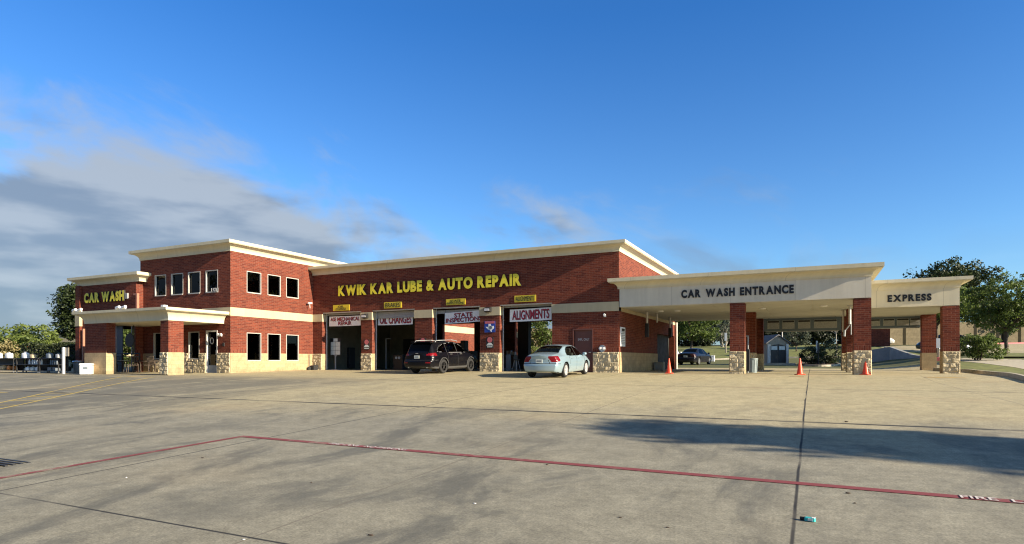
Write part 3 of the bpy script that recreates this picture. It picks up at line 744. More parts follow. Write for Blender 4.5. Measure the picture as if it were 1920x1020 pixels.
cornice([(XR - .02, CY0 + .6), (XR - .02, CY0), (CX1, CY0), (CX1, CY1), (CX0, CY1)], ZFC, ZF1, .436, cap=.17).build('cornice', M['cream'], cano)
MB().quad((CX0, CY0, ZF1 - .06), (CX1, CY0, ZF1 - .06), (CX1, CY1, ZF1 - .06), (CX0, CY1, ZF1 - .06)).build('roof', M['greymetal'], cano)
PWD = .65
rowsY = [YM, YM + 5.958, CY1 - .66]
for r, y in enumerate(rowsY):
    pier(-2.779 - PWD, -2.779, y, y + .65, ZF0 - .02, cano, 50 + r)
    pier(CX1 - PWD, CX1, y, y + .65, ZF0 - .02, cano, 60 + r)
# recessed round soffit lamps
for px, py in ((1269, 582), (1285, 577), (1238, 581), (1530, 585)):
    pass

# ================================================================== EXPRESS CANOPY
expr = thing('express_canopy', (4.3, 38, 0), 'smaller cream drive through canopy set back at right, lettered for express service', 'canopy')
EX1, EY0 = 6.12, 34.6
EZ0, EZ1, EZC = 3.165, 4.452, 3.99
MB().box(CX1 + .004, EX1, EY0, CY1, EZ0, EZC + .25).build('fascia', M['fasciacream'], expr)
MB().box(CX1 + .1, EX1 - .12, EY0 + .12, CY1 - .12, EZ0 - .018, EZ0 + .05).build('soffit', M['soffit'], expr)
cornice([(CX1 + .006, EY0), (EX1, EY0), (EX1, CY1), (CX1 + .006, CY1)], EZC, EZ1, .436, cap=.15).build('cornice', M['fasciacream'], expr)
MB().quad((CX1 + .006, EY0, EZ1 - .06), (EX1, EY0, EZ1 - .06), (EX1, CY1, EZ1 - .06), (CX1 + .006, CY1, EZ1 - .06)).build('roof', M['greymetal'], expr)
pier(EX1 - PWD, EX1, EY0, EY0 + .65, EZ0 - .02, expr, 71); pier(EX1 - PWD, EX1, EY0 + 5.958, EY0 + 5.958 + .65, EZ0 - .02, expr, 72, False)

# ================================================================== SIGNS AND LETTERING
sg = thing('shop_sign', (-20.2, YM, 4.95), 'long row of yellow block letters spelling the shop name across the brick hall', 'sign')
ltside = plain('letter_return', (.03, .028, .025), .5)
letters_wall('KWIK KAR LUBE & AUTO REPAIR', M['yellowface'], sg, XatY(637, YM), XatY(979, YM), 4.63, 5.28, YM - .04, .062, .10, .07, .36, ltside)
sg = thing('car_wash_sign', (-39.8, YW, 4.6), 'yellow block letters reading CAR WASH on the left brick wing', 'sign')
letters_wall('CAR WASH', M['yellowface'], sg, XatY(162, YW), XatY(236.5, YW), 4.24, 4.86, YW - .04, .062, .10, .06, .32, ltside)
sg = thing('entrance_sign', (-3.2, CY0, 3.75), 'black raised letters reading CAR WASH ENTRANCE on the canopy fascia', 'sign')
letters_wall('CAR WASH ENTRANCE', M['blackletter'], sg, XatY(1277.5, CY0), XatY(1488.5, CY0), 3.585, 3.965, CY0 - .003, .05, .03, .10, .50)
sg = thing('express_sign', (4.1, EY0, 3.6), 'black raised letters reading EXPRESS on the right hand canopy', 'sign')
letters_wall('EXPRESS', M['blackletter'], sg, XatY(1664, EY0), XatY(1746.5, EY0), 3.425, 3.755, EY0 - .003, .05, .03, .10, .5)
def plate(lines, p0, p1, q0, q1, label, tilt=0):
    x0, x1 = XatY(p0, YM), XatY(p1, YM); xm = (x0 + x1) / 2; z1, z0 = ZatXY(q0, xm, YM), ZatXY(q1, xm, YM)
    t = thing('bay_sign', (xm, YM, (z0 + z1) / 2), label, 'sign', 'yellow plates above the bays')
    MB().box(x0, x1, YM - .03, YM - .004, z0, z1).build('plate', M['yellowplate'], t)
    n = len(lines); h = (z1 - z0)
    for k, s in enumerate(lines):
        a = z1 - h * (.1 + (k + .0) * .8 / n) - .01; b = a - h * .8 / n * .92
        wd = (x1 - x0) * min(.86, .13 * len(s) * (1.0 if n == 1 else .75) + .05); text_wall('lettering', s, M['blackletter'], t, xm - wd / 2, xm + wd / 2, b, a, YM - .032, .0, .006)
plate(['OIL', 'CHANGE'], 625, 655.5, 571.5, 582.5, 'small yellow plate reading OIL CHANGE above the leftmost bay')
plate(['BRAKES'], 720.5, 753.5, 566.3, 577.7, 'small yellow plate reading BRAKES above the second bay')
plate(['STATE', 'INSPECTIONS'], 836.8, 873, 560.3, 571.5, 'small yellow plate reading STATE INSPECTIONS above the third bay')
plate(['ALIGNMENTS'], 965, 1005, 553.7, 566, 'small yellow plate reading ALIGNMENTS above the rightmost bay')
def banner(lines, p0, p1, q0, q1, yy, label, sl=0.0):
    x0, x1 = XatY(p0, yy), XatY(p1, yy); xm = (x0 + x1) / 2; z1, z0 = ZatXY(q0, xm, yy), ZatXY(q1, xm, yy)
    t = thing('banner', (xm, yy, z1), label, 'banner', 'white banners hung in the bays')
    n = 28; m = MB(); Yf = lambda x, z: yy + .012 * math.sin(9 * (x - x0)) + .02 * noise.noise(Vector((x * 2.1, z * 3, yy))) + (z - z1) * .03
    dz = lambda x: sl * (x - x0) / (x1 - x0) - .012 * math.sin(math.pi * (x - x0) / (x1 - x0))
    for s in (0, 1):
        vs = [(x0 + (x1 - x0) * i / n, Yf(x0 + (x1 - x0) * i / n, z0 + (z1 - z0) * j / 8) + .006 * s, z0 + (z1 - z0) * j / 8 + dz(x0 + (x1 - x0) * i / n)) for j in range(9) for i in range(n + 1)]
        m.add(vs, [(j * (n + 1) + i, j * (n + 1) + i + 1, (j + 1) * (n + 1) + i + 1, (j + 1) * (n + 1) + i) for j in range(8) for i in range(n)])
    m.build('sheet', M['whitefab'], t, True)
    k = len(lines); h = z1 - z0
    for i, (s, f) in enumerate(lines):
        a = z1 - h * (.09 + i * .84 / k); b = a - h * .84 / k * .9
        for mat, ox, oz, oy in ((M['blackletter'], .02, -.02, .010), (M['redletter'], 0, 0, .016)):
            v, fs = text_mesh(s, .016, 0); mn, mx = v.min(0), v.max(0); q = (v - mn) / np.maximum(mx - mn, 1e-6); wd = (x1 - x0) * f
            mm = MB(); vs = []
            for u_, v_, c in q:
                x = xm - wd / 2 + wd * u_ + ox; z = b + (a - b) * v_ + oz; vs.append((x, Yf(x, z) - oy, z + dz(x)))
            mm.add(vs, fs); mm.build('lettering', mat, t)
    MB().bar((x0 + .05, yy + .02, z1 - .02), (x0 + .02, yy + .02, BT), .006, n=4).bar((x1 - .05, yy + .02, z1 - .02 + sl), (x1 - .02, yy + .02, BT), .006, n=4).build('cord', M['black'], t)
banner([('ASE MECHANICAL', .92), ('REPAIR', .42)], 617.5, 676.5, 592.5, 611, YM + .30, 'white banner reading ASE MECHANICAL REPAIR in red in the leftmost bay')
banner([('OIL CHANGES', .90)], 709, 774.5, 590.5, 609, YM + .52, 'white banner reading OIL CHANGES under the half rolled grey door')
banner([('STATE', .48), ('INSPECTIONS', .94)], 834, 905, 585.5, 606.5, YM + .36, 'white sagging banner reading STATE INSPECTIONS above the black car', .10)
banner([('ALIGNMENTS', .88)], 956, 1034.5, 579, 602.5, YM + .36, 'white banner reading ALIGNMENTS in large red letters in the rightmost bay', .05)
# state map sign on the third pier
def wallrect(p0, p1, q0, q1, Y):
    x0, x1 = XatY(p0, Y), XatY(p1, Y); xm = (x0 + x1) / 2; return x0, x1, ZatXY(q1, xm, Y), ZatXY(q0, xm, Y)
x0, x1, z0, z1 = wallrect(909, 928.6, 602, 623.2, YM)
t = thing('inspection_sign', ((x0 + x1) / 2, YM, z0), 'blue sign with a white state outline and red top on the brick pier', 'sign')
MB().box(x0, x1, YM - .035, YM - .004, z0, z1).build('board', M['blue'], t)
MB().box(x0 + .03, x1 - .03, YM - .042, YM - .036, z1 - (z1 - z0) * .22, z1 - .015).build('header', M['pink'], t)
tx = [(.36, 1), (.36, .60), (.03, .60), (.10, .46), (.24, .36), (.31, .20), (.44, .22), (.55, .10), (.62, -.06), (.72, -.10), (.70, .08), (.83, .22), (.98, .33), (1, .52), (.95, .70), (.80, .70), (.60, .78), (.60, 1)]
wx, hz = (x1 - x0) * .8, (z1 - z0) * .62
mm = MB(); mm.prismY([(x0 + .1 * (x1 - x0) + a * wx, z0 + (z1 - z0) * .12 + b * hz) for a, b in reversed(tx)], YM - .046, YM - .036); mm.build('emblem', M['white'], t)
MB().lathe([(.0001, 0), (.10, 0), (.10, .006), (.0001, .006)], ((x0 + x1) / 2 + .06, YM - .053, (z0 + z1) / 2 - .05), 16, 'Y').build('seal', M['slate'], t)
# round-topped sticker signs
def pump(p0, p1, q0, q1, label):
    x0, x1, z0, z1 = wallrect(p0, p1, q0, q1, YM); xm = (x0 + x1) / 2; h = z1 - z0
    t = thing('notice_board', (xm, YM, z0), label, 'sign', 'black notices on the piers')
    MB().box(x0, x1, YM - .03, YM - .004, z0, z1).build('board', M['black'], t)
    MB().lathe([(.0001, 0), (.155, 0), (.155, .006), (.0001, .006)], (xm, YM - .037, z1 - h * .24), 20, 'Y').build('disc', M['pink'], t)
    MB().prismY([(xm - .09, z0 + h * .48), (xm - .21, z0 + h * .24), (xm + .21, z0 + h * .24), (xm + .09, z0 + h * .48)], YM - .037, YM - .031).build('emblem', M['paper'], t)
    MB().box(xm - .16, xm + .16, YM - .037, YM - .031, z0 + h * .07, z0 + h * .15).build('strip', M['paper'], t)
pump(911.8, 925.6, 632.5, 652.5, 'black notice with a red disc below the blue state sign')
pump(682.5, 693, 637, 655.5, 'black notice with a red disc on the pier between the first two bays')
pump(786.5, 799.5, 634.3, 653.5, 'black notice with a red disc on the pier above the black car roof')
# ================================================================== CARS
def pchip_fn(pts):
    xs = [p[0] for p in pts]
    cols = list(zip(*[p[1:] for p in pts]))
    return lambda x: [interp(list(zip(xs, c)), x) for c in cols]
def wheel(parent, x, y, r, wd, rimmat, spokes=5):
    s = 1 if y > 0 else -1
    prof = [(r * .66, -wd / 2 + .01), (r * .9, -wd / 2), (r * .985, -wd / 2 + .03), (r, -wd / 2 + .06), (r, wd / 2 - .06), (r * .985, wd / 2 - .03), (r * .9, wd / 2), (r * .66, wd / 2 - .01)]
    t = MB().lathe(prof, (x, y, r), 32, 'Y').build('wheel', M['rubber'], parent, 'auto', True)
    m = MB(); ro = r * .66; f = y + s * (wd / 2 - .015); b = y + s * (wd / 2 - .10)
    m.lathe([(ro, y - wd * .4), (ro * 1.02, y + wd * .45)] if s > 0 else [(ro * 1.02, y - wd * .45), (ro, y + wd * .4)], (x, 0, r), 28, 'Y')
    m.lathe([(ro, -.012), (ro, .012), (ro * .88, .012), (ro * .88, -.012)], (x, f, r), 28, 'Y')
    m.lathe([(.0001, -.02), (r * .2, -.02), (r * .2, .02), (.0001, .02)], (x, f, r), 16, 'Y')
    for k in range(spokes):
        a = 2 * math.pi * k / spokes + .3
        for da in (-.16, .16):
            m.bar((x + r * .12 * math.cos(a), f, r + r * .12 * math.sin(a)), (x + ro * .93 * math.cos(a + da), f - s * .012, r + ro * .93 * math.sin(a + da)), .022, .026, 6)
    rim = m.build('rim', rimmat, t, 'auto', True)
    MB().lathe([(.0001, -.004), (ro * .98, -.004), (ro * .98, .004), (.0001, .004)], (x, b, r), 24, 'Y').build('brake_disc', M['black'], t, False, True)
    return t
def in_poly(x, z, poly):
    c = False; n = len(poly)
    for i in range(n):
        (xa, za), (xb, zb) = poly[i], poly[i - 1]
        if (za > z) != (zb > z) and x < (xb - xa) * (z - za) / (zb - za) + xa: c = not c
    return c
def car(name, label, cat, S, loc, heading, pitch, paint, glass, rim, group=None):
    t = thing(name, loc, label, cat, group); t.rotation_euler = (0, -pitch, heading)
    fn = pchip_fn(S['st']); x0, x1 = S['st'][0][0], S['st'][-1][0]
    nx, ns = 190, 56
    JR, JB = 20, 34
    P = np.zeros((nx + 1, ns + 1, 3))
    for i in range(nx + 1):
        x = x0 + (x1 - x0) * i / nx
        zt, wr, dr_, wb, zb, wm, ws, zs = fn(x)
        zr = zt - dr_; zb = min(zb, zr - .03)
        ctl = [(0, zt), (wr * .55, zt - dr_ * .18), (wr * .9, zt - dr_ * .62), (wr, zr)]
        cy = (wr + wb) / 2 + .012; czz = (zr + zb) / 2
        seg = []
        # roof: quadratic-ish
        for j in range(JR + 1):
            u = j / JR; y = wr * math.sin(u * math.pi / 2 * .96) / math.sin(math.pi / 2 * .96); seg.append((y, zt - dr_ * (1 - math.cos(u * math.pi / 2)) ** 1.0))
        for j in range(1, JB - JR + 1):
            u = j / (JB - JR); seg.append((wr + (wb - wr) * (u ** .85), zr + (zb - zr) * u))
        N3 = ns - JB
        low_ = [(0, wb, zb), (.28, wm, zb - (zb - zs) * .30), (.55, wm * .995, zb - (zb - zs) * .55), (.85, ws, zs + .04), (.93, ws - .03, zs), (1, ws - .22, zs - .015)]
        for j in range(1, N3 + 1):
            u = j / N3; seg.append((interp([(a, b) for a, b, c in low_], u), interp([(a, c) for a, b, c in low_], u)))
        for j, (y, z) in enumerate(seg):
            ex = 0.0
            e = max(0, (x0 + .5 - x) / .5); ex += -e * e * S['rear'](z)
            e = max(0, (x - (x1 - .5)) / .5); ex += e * e * S['front'](z)
            P[i, j] = (x + ex, y, z)
    parts = {}
    def put(key, vs):
        m = parts.setdefault(key, MB()); m.add(vs, [(0, 1, 2, 3)])
    def classify(p, j, n):
        x, y, z = p
        k = S['cls'](x, abs(y), z, j, JR, JB, n)
        return k
    # welded vertices per part to keep smooth shading
    idx = {}
    def putw(key, keys, pts):
        mi = 1 if key == 'seam' else 0; key = 'body' if mi else key
        m = parts.setdefault(key, MB()); d = idx.setdefault(key, {})
        f = []
        for kk, p in zip(keys, pts):
            if kk not in d: d[kk] = len(m.v); m.v.append(tuple(p))
            f.append(d[kk])
        m.f.append(tuple(f)); m.m.append(mi)
    for sgn in (1, -1):
        for i in range(nx):
            for j in range(ns):
                q = [P[i, j], P[i + 1, j], P[i + 1, j + 1], P[i, j + 1]]; c = sum(q) / 4
                if j >= JB - 6 and any((c[0] - wx) ** 2 + (c[2] - S['r']) ** 2 < (S['r'] + .06) ** 2 for wx in S['ax']): continue
                n = np.cross(q[1] - q[0], q[3] - q[0])
                n = n / (np.linalg.norm(n) + 1e-9)
                key = classify(c, j, n)
                if key is None: continue
                if key[0] == '*': key = key[1:] + ('' if sgn > 0 else '|')
                pts = [(p[0], p[1] * sgn, p[2]) for p in q]; ks = [(i, j), (i + 1, j), (i + 1, j + 1), (i, j + 1)]
                ks = [(a, b, sgn if b else 0) for a, b in ks]
                if sgn < 0: pts = pts[::-1]; ks = ks[::-1]
                putw(key, ks, pts)
    K = 48
    for end in (0, 1):
        i = 0 if end == 0 else nx
        bul = S['bulge'][end]
        for j in range(ns):
            for k in range(K):
                q = []
                ks = []
                for jj, kk in ((j, k), (j, k + 1), (j + 1, k + 1), (j + 1, k)):
                    p = P[i, jj]; tt = -1 + 2 * kk / K; b = bul * (1 - tt * tt) * min(1, jj / 6 if jj < 6 else 1) * (1 if jj < ns - 3 else (ns - jj) / 3)
                    q.append((p[0] + (-b if end == 0 else b), p[1] * tt, p[2]))
                    if kk in (0, K): ks.append((i, jj, (-1 if kk == 0 else 1) if jj else 0))
                    else: ks.append(('c', end, jj, kk))
                c = np.mean(q, axis=0)
                key = classify(c, -1, np.array((-1 if end == 0 else 1, 0, 0)))
                if key is None: continue
                if key[0] == '*': key = key[1:] + ('' if c[1] > 0 else '|')
                if end == 1: q = q[::-1]; ks = ks[::-1]
                putw(key, ks, q)
    mats = {'body': paint, 'seam': M['black'], 'tail_light': M['dimlens'] if paint is M['bluepaint'] else M['tail'], 'headlight': M['lens'], 'cladding': M['cladding'], 'valance': M['black'], 'trim': M['silver'], 'reflector': M['tail']}
    body = parts['body'].build('body', [paint, M['black']], t, True, True)
    for key, m in parts.items():
        nm = key.rstrip('|').split(':')[0]
        if nm == 'body': continue
        mat = mats.get(nm, glass if ('window' in nm or 'windscreen' in nm) else paint)
        m.build(nm, mat, t, True, True)
    # underbody, wheel wells, cabin
    r, (a0, a1) = S['r'], S['ax']; hw = S['hw']; m = MB()
    m.box(a0 + r + .07, a1 - r - .07, -hw + .12, hw - .12, .2, .5).box(x0 + .2, x1 - .2, -hw + .42, hw - .42, .24, S['floor'])
    for ax in (a0, a1):
        for s in (1, -1):
            n = 14; rr = r + .062
            for k in range(n):
                t0, t1 = math.pi * (k / n * 1.16 - .08), math.pi * ((k + 1) / n * 1.16 - .08)
                p = lambda tt, y: (ax + rr * math.cos(tt), y, r + rr * math.sin(tt))
                m.quad(p(t0, s * (hw - .035)), p(t1, s * (hw - .035)), p(t1, s * (hw - .42)), p(t0, s * (hw - .42)))
    m.build('underbody', M['dark'], t, False, True)
    for sx in S['seats']:
        for sy in (-.36, .36):
            q = MB().rbox(sx - .08, sx + .08, sy - .22, sy + .22, S['floor'] - .05, S['floor'] + .42, .06).rbox(sx - .11, sx - .01, sy - .12, sy + .12, S['floor'] + .44, S['floor'] + .62, .045)
            q.build('seat', M['seat'], t, False, True)
    for ax in (a0, a1):
        for s in (1, -1): wheel(t, ax, s * (hw - .125), r, .21, rim)
    S['extra'](t, paint)
    return t
def handle(t, x, y, z, mat): MB().box(x - .10, x + .10, y - .012, y + .028, z - .014, z + .014).build('door_handle', mat, t, False, True)
def mirror(t, x, y, z, mat, s):
    m = MB(); prof = [(.0001, -.10), (.05, -.09), (.075, -.04), (.075, .04), (.055, .085), (.0001, .095)]
    m.lathe([(r_, q) for r_, q in prof], (0, 0, 0), 12, 'Y'); m.v = [(x + a * .8, y + s * .10 + b, z + c) for a, b, c in m.v]
    m.bar((x, y, z - .05), (x, y + s * .06, z - .02), .025); m.build('wing_mirror', mat, t, True, True)
def plate_part(t, x, z, lean=0.0, w_=.305, h=.15):
    MB().box(x - .014, x, -w_ / 2, w_ / 2, z - h / 2, z + h / 2).build('number_plate', M['paper'], t, False, True)
    MB().box(x - .018, x - .0145, -w_ * .36, w_ * .36, z - h * .16, z + h * .2).build('plate_print', M['slate'], t, False, True)

# --- sedan
def sedan_cls(x, y, z, j, JR, JB, n):
    if j < 0 or x < -1.92 or x > 1.98:
        if x < 0:
            inner = .40 + max(0, (.86 - z)) * .75
            if .70 < z < .945 and y > inner and x < -1.90 - (0 if z > .74 else .08): return '*tail_light'
            if x < -1.75 and abs(z - .615) < .011 and (y < .95): return 'seam'
            if j < 0 and abs(y - (.36 + (.86 - z) * .42)) < .008 and .62 < z < .86: return 'seam'
            if x < -1.8 and z < .26: return 'valance'
        else:
            if .60 < z < .76 and y > .42 and x > 1.86 - (y - .42) * .2: return '*headlight'
            if j < 0 and .30 < z < .52 and y < .5: return 'seam'
    if 0 <= j < JR - 1:
        if -1.50 < x < -.80 and y < .56 + (x + 1.5) * (-.08): return 'rear_window'
        if .50 < x < 1.32 and y < .62: return 'windscreen'
        if abs(x + 1.585) < .008: return 'seam'
        if abs(x - 1.36) < .008: return 'seam'
    if JR <= j < JB:
        sw = [(-1.06, .955), (-1.02, 1.08), (-.88, 1.22), (-.62, 1.335), (-.2, 1.372), (.2, 1.35), (.62, 1.23), (1.02, 1.02), (1.10, .935), (.98, .925), (-.98, .94)]
        if in_poly(x, z, sw):
            if -.015 < x < .045: return 'seam'
            return '*rear_door_window' if x < 0 else '*front_door_window'
    if j >= JB - 2 and z > .30:
        for dx_, top_ in ((-.86, .95), (.015, .95), (1.10, .95)):
            xx = dx_ - (0.10 * max(0, (.62 - z)) if dx_ == -.86 else 0)
            if abs(x - xx) < .008 and z < top_: return 'seam'
    if j >= JB and .30 < z and -.84 < x < 1.09: return '*rear_door' if x < .015 else '*front_door'
    return 'body'
SED = dict(
    # x, roof/deck height, edge half-width, edge drop, belt half-width, belt height, widest half-width, sill half-width, sill height
    st=[(-2.17, .985, .53, .030, .655, .90, .735, .66, .27), (-2.10, 1.018, .565, .032, .70, .905, .785, .72, .25), (-1.95, 1.045, .585, .035, .745, .91, .83, .765, .225), (-1.62, 1.085, .60, .045, .78, .915, .862, .80, .205),
        (-1.50, 1.105, .60, .05, .79, .92, .868, .81, .2), (-1.15, 1.27, .585, .075, .805, .925, .875, .82, .2), (-.82, 1.385, .575, .085, .815, .925, .877, .825, .2), (-.35, 1.43, .575, .085, .82, .925, .878, .825, .2),
        (.1, 1.435, .575, .085, .82, .92, .878, .825, .2), (.5, 1.385, .575, .085, .815, .915, .877, .825, .2), (.95, 1.21, .595, .08, .805, .905, .873, .825, .2), (1.34, 1.015, .63, .06, .79, .89, .868, .82, .2),
        (1.7, .925, .63, .07, .765, .83, .855, .80, .2), (2.0, .83, .58, .07, .71, .745, .815, .75, .21), (2.17, .74, .49, .06, .61, .66, .72, .66, .23)],
    ax=(-1.33, 1.37), r=.318, hw=.878, floor=.62, seats=(-.72, .30), bulge=(.10, .13),
    rear=lambda z: .085 * sm(z, .66, .56) * sm(z, .2, .34) + .03 * sm(z, .8, 1.0), front=lambda z: .06 * sm(z, .65, .5), cls=sedan_cls)
def sed_extra(t, paint):
    for s in (1, -1):
        for x in (-.62, .27): handle(t, x, s * .872, .80, paint)
        mirror(t, .98, s * .80, .98, paint, s)
    plate_part(t, -2.292, .735)
    MB().bar((-2.262, -.34, .85), (-2.262, .34, .85), .016, n=6).build('boot_trim', paint, t, False, True)
    MB().box(-2.278, -2.262, -.055, .055, .885, .94).build('badge', M['silver'], t, False, True)
    MB().bar((-.80, 0, 1.40), (-.93, 0, 1.53), .006, .004, 5).build('aerial', M['black'], t, False, True)
SED['extra'] = sed_extra
def place(name, label, cat, S, xr, yr, hd, paint, glass, rim, group=None, z0=0.0):
    """(xr,yr): middle of the rear axle"""
    c, s = math.cos(hd), math.sin(hd); a0, a1 = S['ax']
    fx, fy = xr + c * (a1 - a0), yr + s * (a1 - a0)
    za, zb = GZ(xr, yr), GZ(fx, fy); pit = math.atan2(zb - za, a1 - a0)
    return car(name, label, cat, S, (xr - c * a0, yr - s * a0, za - a0 * math.sin(pit) + z0), hd, pit, paint, glass, rim, group)
place('sedan', 'silver blue four door sedan parked outside the rightmost bay', 'car', SED, -10.42, 24.95, R(90.5), M['silverblue'], M['carglass'], M['alloy'], z0=.005)

# --- sport utility
def suv_cls(x, y, z, j, JR, JB, n):
    if z < .36: return 'cladding'
    if j >= JB and any((x - a) ** 2 + (z - .365) ** 2 < (.365 + .10) ** 2 for a in (-1.36, 1.42)): return 'cladding'
    if j < 0 or x < -1.9:
        if x < 0:
            if .92 < z < 1.07 - (.9 - y) * .12 and y > .52 and x < -1.95 - (.9 - y) * .3: return '*tail_light'
            if x < -2.1 and .56 < z < .62 and .52 < y < .80: return '*reflector'
            if x < -1.9 and abs(z - .70) < .012: return 'seam'
            if z > 1.14 and z < 1.55 and y < .66 and (j < 0 or j < JR): return 'rear_window'
        else:
            if .72 < z < .90 and y > .45: return '*headlight'
            if .45 < z < .72 and y < .6: return 'seam'
    if 0 <= j < JR - 1:
        if x < -2.0 and 1.14 < z < 1.57: return 'rear_window'
        if .48 < x < 1.2 and y < .64: return 'windscreen'
        if abs(x - 1.25) < .01: return 'seam'
    if JR <= j < JB:
        sw = [(-1.86, 1.16), (-1.62, 1.36), (-1.2, 1.50), (-.5, 1.57), (.2, 1.55), (.62, 1.43), (1.10, 1.14), (1.12, 1.09), (-.2, 1.07), (-1.6, 1.11)]
        if in_poly(x, z, sw):
            if -.02 < x < .06 or -1.02 < x < -.96: return 'seam'
            return '*quarter_window' if x < -.99 else ('*rear_door_window' if x < 0 else '*front_door_window')
        if in_poly(x, z - .018, sw) or in_poly(x, z + .018, sw): return 'trim'
    if j >= JB - 2:
        for dx_ in (-.95, .02, 1.12):
            if abs(x - dx_) < .008: return 'seam'
    if j >= JB and -.95 < x < 1.12: return '*rear_door' if x < .02 else '*front_door'
    return 'body'
SUV = dict(
    st=[(-2.34, 1.03, .62, .03, .74, .93, .80, .76, .34), (-2.27, 1.20, .63, .04, .79, .96, .85, .80, .31), (-2.16, 1.42, .63, .06, .83, 1.0, .895, .84, .28), (-2.02, 1.585, .63, .075, .85, 1.03, .92, .87, .26), (-1.8, 1.635, .635, .08, .865, 1.05, .938, .89, .25),
        (-1.2, 1.672, .64, .08, .875, 1.05, .945, .90, .24), (-.4, 1.69, .64, .085, .88, 1.05, .945, .90, .24), (.2, 1.665, .64, .085, .88, 1.05, .945, .90, .24), (.5, 1.61, .64, .085, .877, 1.045, .945, .90, .24), (.9, 1.40, .66, .085, .87, 1.035, .942, .90, .24),
        (1.22, 1.18, .70, .07, .86, 1.02, .938, .90, .24), (1.6, 1.09, .70, .08, .84, .97, .925, .89, .25), (2.05, .99, .66, .09, .79, .86, .885, .85, .27), (2.32, .86, .56, .08, .69, .76, .80, .76, .30)],
    ax=(-1.36, 1.42), r=.365, hw=.945, floor=.78, seats=(-.75, .30), bulge=(.10, .12),
    rear=lambda z: .09 * sm(z, .74, .62) * sm(z, .3, .42), front=lambda z: .05 * sm(z, .8, .6), cls=suv_cls)
def suv_extra(t, paint):
    for s in (1, -1):
        for x in (-.68, .30): handle(t, x, s * .94, .985, M['silver'])
        mirror(t, 1.0, s * .86, 1.14, paint, s)
        MB().tube([(-1.75, s * .63, 1.60), (-1.62, s * .63, 1.69), (-.2, s * .635, 1.735), (.3, s * .635, 1.70), (.42, s * .635, 1.645)], .02, 8).build('roof_rail', M['greymetal'], t, True, True)
    plate_part(t, -2.452, .86); MB().box(-2.452, -2.44, -.07, .07, 1.02, 1.06).build('badge', M['silver'], t, False, True)
    MB().rbox(-2.15, -1.9, -.6, .6, 1.60, 1.645, .05).build('spoiler', paint, t, False, True)
    for s in (1, -1): MB().bar((-2.40, s * .55, .33), (-2.2, s * .55, .33), .035).build('exhaust', M['silver'], t, False, True)
SUV['extra'] = suv_extra
place('suv', 'black sport utility car nosing into the third bay', 'car', SUV, -17.93, 26.9, R(90), M['blackpaint'], M['darkglass'], M['black'], z0=.005)
SED2 = dict(SED); SED2['extra'] = lambda t, p: (plate_part(t, -2.30, .735), [mirror(t, .98, s * .80, .98, p, s) for s in (1, -1)])
a = G(1290, 684.5)
place('sedan', 'dark blue sedan seen from behind in the drive beyond the entrance canopy', 'car', SED2, a.x, a.y + .7, R(80), M['bluepaint'], M['darkglass'], M['silver'])
p = PW(1765, 668, 53)
place('sedan', 'black sedan parked side on behind the express canopy piers', 'car', SED2, p.x + 1.6, p.y + .9, R(208), M['blackpaint'], M['darkglass'], M['silver'])
p = PW(1264, 672, 58)
place('sedan', 'white car mostly hidden behind the dark blue sedan', 'car', SED2, p.x - .5, p.y + 1, R(100), M['whitepaint'], M['darkglass'], M['silver'])
p = PW(1622, 646, 74)
place('sedan', 'small white car parked on the rise behind the corner pier', 'car', SED2, p.x - .6, p.y, R(10), M['whitepaint'], M['darkglass'], M['silver'])

